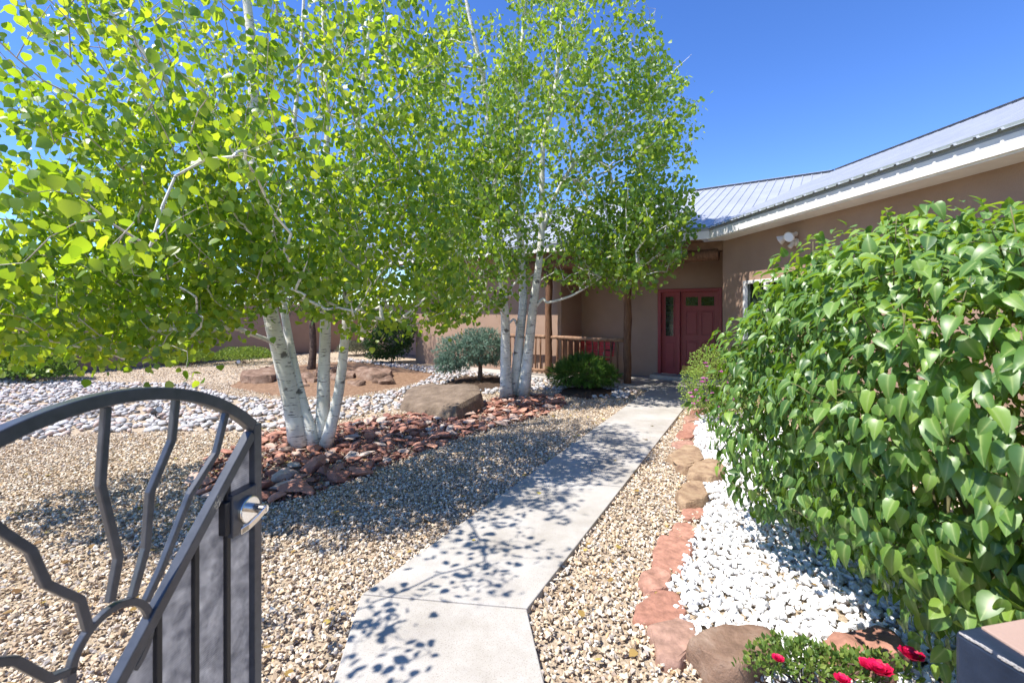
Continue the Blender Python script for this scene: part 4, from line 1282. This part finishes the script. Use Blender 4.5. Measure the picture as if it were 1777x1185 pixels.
M['lilac_stem'] = mat_noise('lilac_stem', [(.3, (.10, .09, .045)), (.7, (.20, .19, .08))], 9, .8, 0)
tag(mbs.build('stems', M['lilac_stem'], lil, smooth=True), kind='stuff')

# ------------------------------------------------------------------ small shrubs and conifers
LF4 = (np.array([(0, 0, 0), (.32, .5, .06), (0, 1, -.05), (-.32, .5, .06)]), np.array([(0, 1, 2), (0, 2, 3)]))
NEED = (np.array([(-.06, 0, 0), (.06, 0, 0), (0, 1, 0), (0, 0, .09)]), np.array([(0, 1, 2), (1, 3, 2), (3, 0, 2)]))
def shrub(name, label, cat, base, blobs, n, size, mat, seed, lo=.35, stems=8, proto=LF4, group=None, upward=.2, stem_mat=None, stem_r=.012, jit=.8, fol='foliage'):
    rng = np.random.default_rng(seed)
    root = empty(name, (0, 0, 0)); tag(root, label, cat, group)
    P_, N_ = shell(blobs, n, rng, lo, 1.08)
    tip = N_ * .8 + rng.normal(0, jit, (n, 3)) * .6 + np.array((0, 0, upward))
    nrm = N_ * .5 + np.array((0, 0, .6)) + rng.normal(0, .5, (n, 3))
    mb = MB(); scatter(mb, [proto], P_, orient(tip, nrm), size * rng.uniform(.6, 1.25, n), np.clip(rng.normal(.45, .25, n), 0, 1), rng)
    tag(mb.build(fol, mat, root), kind='stuff')
    mb = MB()
    b = np.array((base[0], base[1], GZ - .02))
    for p in P_[rng.choice(n, stems)]:
        mid = (b + p) / 2 + rng.normal(0, .05, 3)
        mb.tube(smooth_path([b + rng.normal(0, .02, 3) * (1, 1, 0), mid, p], 8), np.linspace(stem_r, .003, 9)[:len(smooth_path([b, mid, p], 8))], 5)
    tag(mb.build('stems', stem_mat or M['dark_bark'], root, smooth=True), kind='stuff')
    return root
G = lambda a, b, c, t, tm=.3: dict(stops=[(0, a), (.5, b), (1, c)], trans=[(0, tuple(x * 1.5 for x in a)), (1, tuple(x * 1.7 for x in c))], tmix=tm)
def gl(name, a, b, c, tm=.3, rough=.5):
    return mat_leaf(name, [(0, a), (.5, b), (1, c)], [(0, tuple(x * 1.6 for x in b)), (1, tuple(x * 1.7 for x in c))], tm, rough, .35)
M['dark_green'] = gl('dark_shrub_leaf', (.018, .05, .014), (.035, .085, .02), (.08, .15, .03))
M['mid_green'] = gl('mid_shrub_leaf', (.06, .13, .02), (.12, .22, .03), (.22, .33, .05))
M['yellow_green'] = gl('yellow_shrub_leaf', (.09, .15, .02), (.17, .25, .035), (.28, .35, .06))
M['grey_green'] = gl('grey_shrub_leaf', (.09, .10, .06), (.15, .155, .10), (.22, .21, .14), .2)
M['blue_needle'] = gl('blue_spruce_needle', (.08, .15, .10), (.15, .25, .18), (.28, .39, .30), .1)
M['mugo_needle'] = gl('mugo_needle', (.05, .12, .015), (.11, .22, .025), (.22, .35, .04), .2)
M['pine_needle'] = gl('pine_needle', (.025, .05, .022), (.045, .085, .035), (.085, .125, .055), .1)
M['rose_leaf'] = gl('rose_leaf', (.04, .09, .02), (.09, .16, .03), (.20, .26, .05), .3)
M['pink_shrub'] = gl('pink_shrub_leaf', (.10, .18, .03), (.19, .30, .05), (.32, .42, .09), .4)

def tufts(centres, dirs, per, rng, spread=.35, length=.05, along=.06):
    n = len(centres) * per
    c = np.repeat(centres, per, 0); d = np.repeat(dirs, per, 0)
    d = d / (np.linalg.norm(d, axis=1)[:, None] + 1e-9)
    t = rng.random(n)
    pos = c + d * (t * along)[:, None]
    tip = d * .8 + rng.normal(0, spread, (n, 3))
    return pos, orient(tip, rng.normal(0, 1, (n, 3))), length * rng.uniform(.7, 1.2, n)
def conifer(name, label, base, trunk_pts, r0, blobs, ntuft, per, length, mat, seed, cat='tree', spread=.35, along=.07, lo=.3, width=1.0):
    rng = np.random.default_rng(seed)
    root = empty(name, (0, 0, 0)); tag(root, label, cat)
    tp = smooth_path(trunk_pts, 16)
    b = MB(); b.tube(tp, np.linspace(r0 * 1.15, r0 * .35, len(tp)), 9); b.build('trunk', M['dark_bark'], root, smooth=True)
    P_, N_ = shell(blobs, ntuft, rng, lo, 1.10)
    ends = P_[rng.choice(len(P_), min(len(P_), 220), replace=False)]
    nodes, chains, rad = grow([tp[3:]], ends, rng, up=.1, tip_r=.003, rmax=.03)
    b = MB()
    for ch in chains: b.tube(nodes[ch], rad[ch], 4, cap=False)
    tag(b.build('branches', M['dark_bark'], root), kind='stuff')
    pos, R, sc = tufts(P_, N_ + rng.normal(0, .45, N_.shape), per, rng, spread, length, along)
    s3 = np.stack([sc * width, sc, sc * width], 1)
    mb = MB(); scatter(mb, [NEED], pos, R, s3, np.repeat(np.clip(rng.normal(.45, .25, len(P_)), 0, 1), per), rng)
    tag(mb.build('crown', mat, root), kind='stuff')
    return root
sp = gnd(832, 664, GZ)
conifer('spruce_tree', 'small blue green spruce with bare trunk on dark mulch beside the porch', sp, [sp + (0, 0, -.03), sp + (.02, 0, .35), sp + (-.03, .02, .7), sp + (-.05, 0, 1.25)], .055,
        [(tuple(sp + (.05, 0, .88)), (.46, .46, .36)), (tuple(sp + (-.45, -.05, .72)), (.50, .42, .36)), (tuple(sp + (-.72, -.1, .45)), (.26, .26, .17)), (tuple(sp + (.32, .05, .72)), (.34, .36, .26))], 3600, 10, .050, M['blue_needle'], 31, spread=.55, along=.07, width=1.6)
mg = gnd(1012, 676, GZ)
conifer('mugo_pine', 'low rounded bright green mugo pine in front of the log railing', mg, [mg + (0, 0, -.03), mg + (0, 0, .12), mg + (.02, 0, .3)], .05,
        [(tuple(mg + (0, 0, .40)), (.52, .5, .26)), (tuple(mg + (-.36, 0, .34)), (.32, .35, .20)), (tuple(mg + (.36, 0, .33)), (.32, .35, .20)), (tuple(mg + (.05, 0, .55)), (.30, .3, .16))], 1500, 16, .075, M['mugo_needle'], 32, cat='shrub', spread=.45, along=.09, width=.9)
pn = gnd(540, 645, GZ)
conifer('pinyon_pine', 'dark pinyon pine on the rocky mound behind the near aspen', pn, [pn + (0, 0, -.03), pn + (.05, 0, .9), pn + (-.1, .1, 2.4), pn + (0, 0, 4.6)], .10,
        [(tuple(pn + (0, 0, 3.5)), (1.5, 1.5, 1.7)), (tuple(pn + (-.7, -.2, 2.6)), (1.2, 1.2, .8)), (tuple(pn + (.8, .1, 2.7)), (1.2, 1.2, .8)), (tuple(pn + (0, 0, 4.6)), (.8, .8, .9))], 3000, 8, .11, M['pine_needle'], 33, spread=.5, along=.12, width=.8)
c = gnd(680, 630, GZ)
shrub('evergreen_shrub', 'dark green leafy shrub against the lit corner of the house', 'shrub', c, [(tuple(c + (0, 0, .75)), (.55, .5, .72)), (tuple(c + (-.35, -.1, .6)), (.42, .45, .55)), (tuple(c + (.25, 0, 1.0)), (.45, .4, .5))], 5200, .085, M['dark_green'], 41)
c = gnd(55, 662, GZ)
shrub('leafy_shrub', 'rounded mid green shrub standing before the shaded garden wall', 'shrub', c, [(tuple(c + (0, 0, .62)), (.75, .6, .66)), (tuple(c + (.55, -.1, .40)), (.45, .45, .42)), (tuple(c + (-.5, 0, .85)), (.6, .5, .6))], 6000, .075, M['mid_green'], 42)
for i, (px_, py_, w, h, mt, lab) in enumerate([(330, 634, .75, .42, 'yellow_green', 'low yellow green ground shrub spreading along the foot of the garden wall'),
                                         (425, 631, .85, .48, 'yellow_green', 'low yellow green ground shrub beside the small spotlight'),
                                         (395, 612, 1.5, .85, 'grey_green', 'grey green desert bush behind the yellow ground shrubs'),
                                         (620, 617, .6, .5, 'grey_green', 'grey green bush behind the pale trunks near the sunlit garden wall')]):
    c = gnd(px_, py_, GZ)
    shrub('ground_shrub' if i < 2 else 'desert_bush', lab, 'shrub', c, [(tuple(c + (0, 0, h * .45)), (w, w * .7, h * .6)), (tuple(c + (w * .6, 0, h * .35)), (w * .6, w * .5, h * .5)), (tuple(c + (-w * .6, 0, h * .35)), (w * .6, w * .5, h * .5))], 3600, .06 if i < 2 else .07, M[mt], 50 + i, upward=.6)
# trees beyond the garden wall
for i, (x_, y_, hh, ww) in enumerate([(-14.5, 16.0, 3.0, 1.9), (-10.8, 20.5, 3.4, 2.2), (-17.5, 12.2, 2.6, 1.7)]):
    c = np.array((x_, y_, GZ))
    labs = ['round juniper tree just beyond the shaded garden wall', 'tall broad juniper tree beyond the garden wall corner', 'short juniper tree beyond the end of the garden wall']
    conifer('juniper_tree', labs[i], c, [c + (0, 0, -.05), c + (.1, 0, hh * .4), c + (0, 0, hh * .9)], .14, [(tuple(c + (0, 0, hh * .55)), (ww * .8, ww * .8, hh * .45)), (tuple(c + (-ww * .4, 0, hh * .45)), (ww * .5, ww * .5, hh * .35)), (tuple(c + (ww * .45, 0, hh * .5)), (ww * .5, ww * .5, hh * .35))], 1500, 7, .16, M['pine_needle'], 60 + i, spread=.6, along=.14, width=1.0)

# pink flowering shrub by the walk
c = gnd(1262, 735, GZ)
pk = shrub('flowering_shrub', 'airy light green shrub with magenta flowers beside the walkway end', 'shrub', c, [(tuple(c + (.05, .2, .55)), (.50, .55, .52)), (tuple(c + (-.30, .25, .45)), (.30, .38, .38)), (tuple(c + (.1, 0, .32)), (.42, .4, .3)), (tuple(c + (-.12, .3, .85)), (.30, .35, .28))], 6500, .030, M['pink_shrub'], 71, lo=.45, stems=30, stem_r=.006)
M['magenta'] = mat_leaf('magenta_petal', [(0, (.50, .08, .38)), (.5, (.62, .16, .50)), (1, (.72, .30, .62))], [(0, (.6, .15, .5)), (1, (.8, .4, .7))], .35, .6, .2)
M['rose_red'] = mat_leaf('rose_petal', [(0, (.46, .005, .05)), (.5, (.66, .01, .095)), (1, (.76, .03, .15))], [(0, (.6, .01, .08)), (1, (.8, .03, .16))], .3, .5, .3)
def flower(name, parent, c, r, mat, layers, seed, label=None):
    rng = np.random.default_rng(seed)
    mb = MB()
    for k in range(layers):
        npet = 5 if layers < 3 else 6
        for i in range(npet):
            a = 6.283 * i / npet + k * .6 + rng.normal(0, .1)
            open_ = .95 - .8 * k / max(1, layers)
            rr = r * (1 - .62 * k / max(1, layers))
            d = np.array((math.cos(a), math.sin(a), 0)); s_ = np.array((-d[1], d[0], 0)); up = np.array((0, 0, 1.0))
            lift = 1 - open_ + (.25 if layers < 3 else .62)
            P0 = np.asarray(c) + up * .1 * r
            mid = P0 + d * rr * .6 * open_ + up * rr * .55 * lift
            tipp = P0 + d * rr * (open_ + .1) + up * rr * (1.0 * lift + .05)
            w = rr * .55
            V = [P0 - s_ * w * .2, P0 + s_ * w * .2, mid + s_ * w + up * rr * .1, mid, mid - s_ * w + up * rr * .1, tipp + s_ * w * .6, tipp - d * rr * .06, tipp - s_ * w * .6]
            V = np.array(V) + rng.normal(0, r * .03, (8, 3))
            mb.add(V, [np.array([(0, 1, 2), (0, 2, 3), (0, 3, 4), (3, 2, 5), (3, 5, 6), (3, 6, 7), (3, 7, 4)])], rng.random())
    return mb.build(name, mat, parent, smooth=True)
rng = np.random.default_rng(77)
for (fx, fy, d_) in [(1203, 690, 7.1), (1208, 697, 7.0), (1214, 684, 7.1), (1198, 683, 7.2), (1207, 678, 7.2), (1216, 692, 7.0), (1203, 702, 7.0), (1224, 631, 7.2), (1229, 637, 7.1), (1222, 658, 7.0), (1228, 662, 7.0), (1219, 664, 7.1), (1243, 678, 6.9), (1225, 696, 6.9), (1247, 709, 6.7), (1254, 727, 6.6), (1268, 733, 6.5), (1272, 694, 6.6), (1284, 633, 6.8), (1252, 646, 6.9), (1237, 684, 6.9), (1262, 665, 6.8), (1240, 648, 7.0)]:
    flower('flower', pk, ray(fx, fy, d_ - .30), rng.uniform(.034, .052), M['magenta'], 2, int(fx * 3 + fy))
# rose bush at the foot of the bed
c = np.array((1.32, 2.02, GZ))
rb_ = shrub('rose_bush', 'small rose bush with red blooms in front of the flat stones', 'bush', c, [((1.28, 2.03, .07), (.24, .13, .11)), ((1.52, 1.98, .06), (.24, .13, .11)), ((1.08, 2.0, .04), (.16, .11, .09))], 1500, .028, M['rose_leaf'], 81, lo=.3, stems=34, stem_r=.005)
for i, (fx, fy, d_, r_) in enumerate([(1350, 1148, 1.93, .024), (1526, 1172, 1.86, .046), (1582, 1146, 1.9, .042), (1462, 1186, 1.86, .030), (1506, 1162, 1.92, .034)]):
    p = ray(fx, fy, d_)
    fl = flower('rose_bloom', rb_, p, r_, M['rose_red'], 5, 90 + i)
    mb = MB(); mb.tube(smooth_path([(p[0] + .03, p[1] + .04, GZ), (p[0] - .01, p[1] + .03, p[2] * .5), p], 6), .0035, 5); mb.build('stem', M['rose_leaf'], rb_, smooth=True)
# grassy blades in the white bed
rng = np.random.default_rng(99)
for j, (px_, py_) in enumerate([(1232, 752), (1250, 768), (1240, 785)]):
    c = gnd(px_, py_, GZ)
    mb = MB()
    for k in range(14):
        a = rng.uniform(0, 6.28); l = rng.uniform(.12, .26); d = np.array((math.cos(a), math.sin(a), 0)) * rng.uniform(.1, .5)
        s_ = np.array((-math.sin(a), math.cos(a), 0)) * .006
        p0 = c + rng.normal(0, .02, 3) * (1, 1, 0); p1 = p0 + d * l * .5 + np.array((0, 0, l * .7)); p2 = p0 + d * l + np.array((0, 0, l))
        mb.add([p0 - s_, p0 + s_, p1 + s_ * .7, p1 - s_ * .7, p2], [np.array([(0, 1, 2, 3)]), np.array([(3, 2, 4)])], rng.random())
    tag(mb.build('grass_tuft', M['mid_green']), 'thin green blade tuft growing in the white pebbles by the magenta flowers', 'grass tuft', 'grass tufts in the white bed')
# fallen leaves and bits of twig on the stones
rng = np.random.default_rng(123)
M['dry_leaf'] = mat_leaf('dry_leaf', [(0, (.16, .09, .04)), (.5, (.33, .22, .07)), (1, (.46, .40, .10))], [(0, (.2, .1, .04)), (1, (.5, .42, .1))], .15, .7, .2)
x = rng.uniform(-5, 3.2, 2600); y = rng.uniform(1.9, 9, 2600)
k = in_view(x, y, 0) & ~inpoly(x, y, Z_PORCH) & ~inpoly(x, y, Z_WING) & ~(inpoly(x, y, Z_WALK) & (rng.random(2600) > .10))
x, y = x[k][:420], y[k][:420]
n = len(x)
on_walk = inpoly(x, y, Z_WALK)
z = np.where(on_walk, .004, GZ + .040)
mb = MB()
tip = rng.normal(0, 1, (n, 3)); tip[:, 2] *= .12
nrm = rng.normal(0, .22, (n, 3)); nrm[:, 2] = 1
scatter(mb, [LEAF['aspen'][:2]], np.stack([x, y, z], 1), orient(tip, nrm), rng.uniform(.025, .05, n), rng.random(n), rng, LEAF['aspen'][2])
for i in range(60):
    p = np.array((x[i], y[i], z[i] + .006)); a = rng.uniform(0, 6.28); l = rng.uniform(.05, .14)
    d = np.array((math.cos(a), math.sin(a), 0)) * l
    mb.tube([p - d / 2, p + rng.normal(0, .004, 3), p + d / 2], .0022, 4, .1)
tag(mb.build('leaf_litter', M['dry_leaf'], smooth=True, rib=True), 'dry yellow brown leaves and twigs scattered over the gravel', 'leaf litter', kind='stuff')
# ------------------------------------------------------------------ porch bench
BU, BV, BWD = 1.50, 1.02, 1.32
bench = empty('porch_bench', FR(BU, BV, 0))
tag(bench, 'red slatted bench with black iron ends on the porch behind the railing', 'bench')
def bslat(name, v, z, w=.062, t=.020, tilt=0.0):
    """slat along the bench; v,z centre, tilt leans it"""
    c, s = math.cos(tilt), math.sin(tilt)
    V = []
    for u in (BU - BWD / 2, BU + BWD / 2):
        for a, b in ((-w / 2, -t / 2), (w / 2, -t / 2), (w / 2, t / 2), (-w / 2, t / 2)):
            V.append(FR(u, v + a * c - b * s, z + a * s + b * c))
    mb = MB(); mb.add(V, [np.array([(0, 1, 5, 4), (1, 2, 6, 5), (2, 3, 7, 6), (3, 0, 4, 7), (3, 2, 1, 0), (4, 5, 6, 7)])])
    return mb.build(name, M['red_slat'], bench, bevel=.004)
for i in range(6): bslat('seat_slat', BV - .26 + i * .078, .42 - i * .004)
for i in range(6): bslat('back_slat', BV + .215 + i * .020, .49 + i * .072, tilt=math.radians(75))
for sgn in (-1, 1):
    u = BU + sgn * (BWD / 2 - .05)
    mb = MB()
    leg = [(-.28, .0), (-.25, .20), (-.29, .40), (-.27, .62), (-.05, .64), (.20, .60)]
    mb.tube(smooth_path([FR(u, BV + a, b) for a, b in leg], 20), .017, 8)
    mb.tube(smooth_path([FR(u, BV + a, b) for a, b in [(.26, 0), (.20, .22), (.18, .42), (.25, .65), (.34, .93)]], 16), .018, 8)
    mb.tube(smooth_path([FR(u, BV + a, b) for a, b in [(-.28, .39), (0, .375), (.19, .395)]], 8), .014, 8)
    mb.tube(smooth_path([FR(u, BV + a, b) for a, b in [(-.25, .2), (-.02, .28), (.20, .2)]], 8), .010, 8)
    mb.build('end_frame', M['iron_dark'], bench, smooth=True)

# ------------------------------------------------------------------ twin floodlight on the wing wall
fu, fz = 1.86, 2.72
fl_root = empty('floodlight', GW(fu, .38, fz))
tag(fl_root, 'cream twin floodlight fixed to the stucco wall under the white eave', 'floodlight')
mb = MB(); mb.tube([GW(fu, .382, fz), GW(fu, .335, fz)], .062, 18, ref=(0, 0, 1)); mount = mb.build('mount', M['white_plastic'], fl_root, bevel=.006)
mb = MB(); mb.tube(smooth_path([GW(fu, .34, fz + .01), GW(fu, .30, fz - .05), GW(fu, .27, fz - .08)], 6), np.linspace(.03, .036, 7), 10); mb.build('motion_sensor', M['white_plastic'], fl_root, smooth=True)
for sgn, aim in ((-1, (-.16, -.12, -.10)), (1, (.06, -.18, -.07))):
    a0 = np.array(GW(fu, .34, fz + .03)); a1 = np.array(GW(fu + sgn * .07, .29, fz + .10))
    mb = MB(); mb.tube(smooth_path([a0, (a0 + a1) / 2 + (0, 0, .02), a1], 6), .013, 8); mb.build('arm', M['white_plastic'], fl_root, smooth=True)
    d = np.array(GW(aim[0], aim[1], 0)) - np.array(GW(0, 0, 0)); d[2] = aim[2]; d /= np.linalg.norm(d)
    pts = [a1 - d * .06, a1 - d * .05, a1, a1 + d * .05, a1 + d * .125, a1 + d * .128]
    mb = MB(); mb.tube(pts, [.018, .033, .036, .042, .078, .080], 18, ref=(.2, .1, .97)); head = mb.build('lamp_head', M['white_plastic'], fl_root, smooth=False)
    mb = MB(); mb.tube([a1 + d * .121, a1 + d * .132], [.070, .066], 18, ref=(.2, .1, .97)); mb.build('lens', M['lens'], head)

# ------------------------------------------------------------------ black garden spotlights
def spotlight(c, aim, label, k=1.0):
    root = empty('garden_spotlight', tuple(c)); tag(root, label, 'spotlight')
    aim = np.array(aim, float); aim /= np.linalg.norm(aim)
    c = np.array(c, float)
    mb = MB(); mb.tube([c + (0, 0, -.06), c + (0, 0, .10) ], .010 * k, 8); mb.build('stake', M['iron_dark'], root)
    h = c + np.array((0, 0, .13 * k))
    mb = MB(); mb.tube([h - aim * .08 * k, h - aim * .07 * k, h, h + aim * .07 * k, h + aim * .085 * k], np.array([.02, .035, .038, .052, .054]) * k, 14, ref=(.3, .2, .9)); hd = mb.build('lamp_head', M['iron_dark'], root)
    mb = MB(); mb.tube([h + aim * .080 * k, h + aim * .089 * k], .046 * k, 14, ref=(.3, .2, .9)); mb.build('lens', M['lens'], hd)
spotlight(gnd(270, 728, GZ), (.75, -.25, .35), 'small black spotlight in the river cobbles seen through the gate')
spotlight(gnd(412, 637, GZ), (.6, -.55, .2), 'small black spotlight at the edge of the low yellow green shrubs', 1.1)
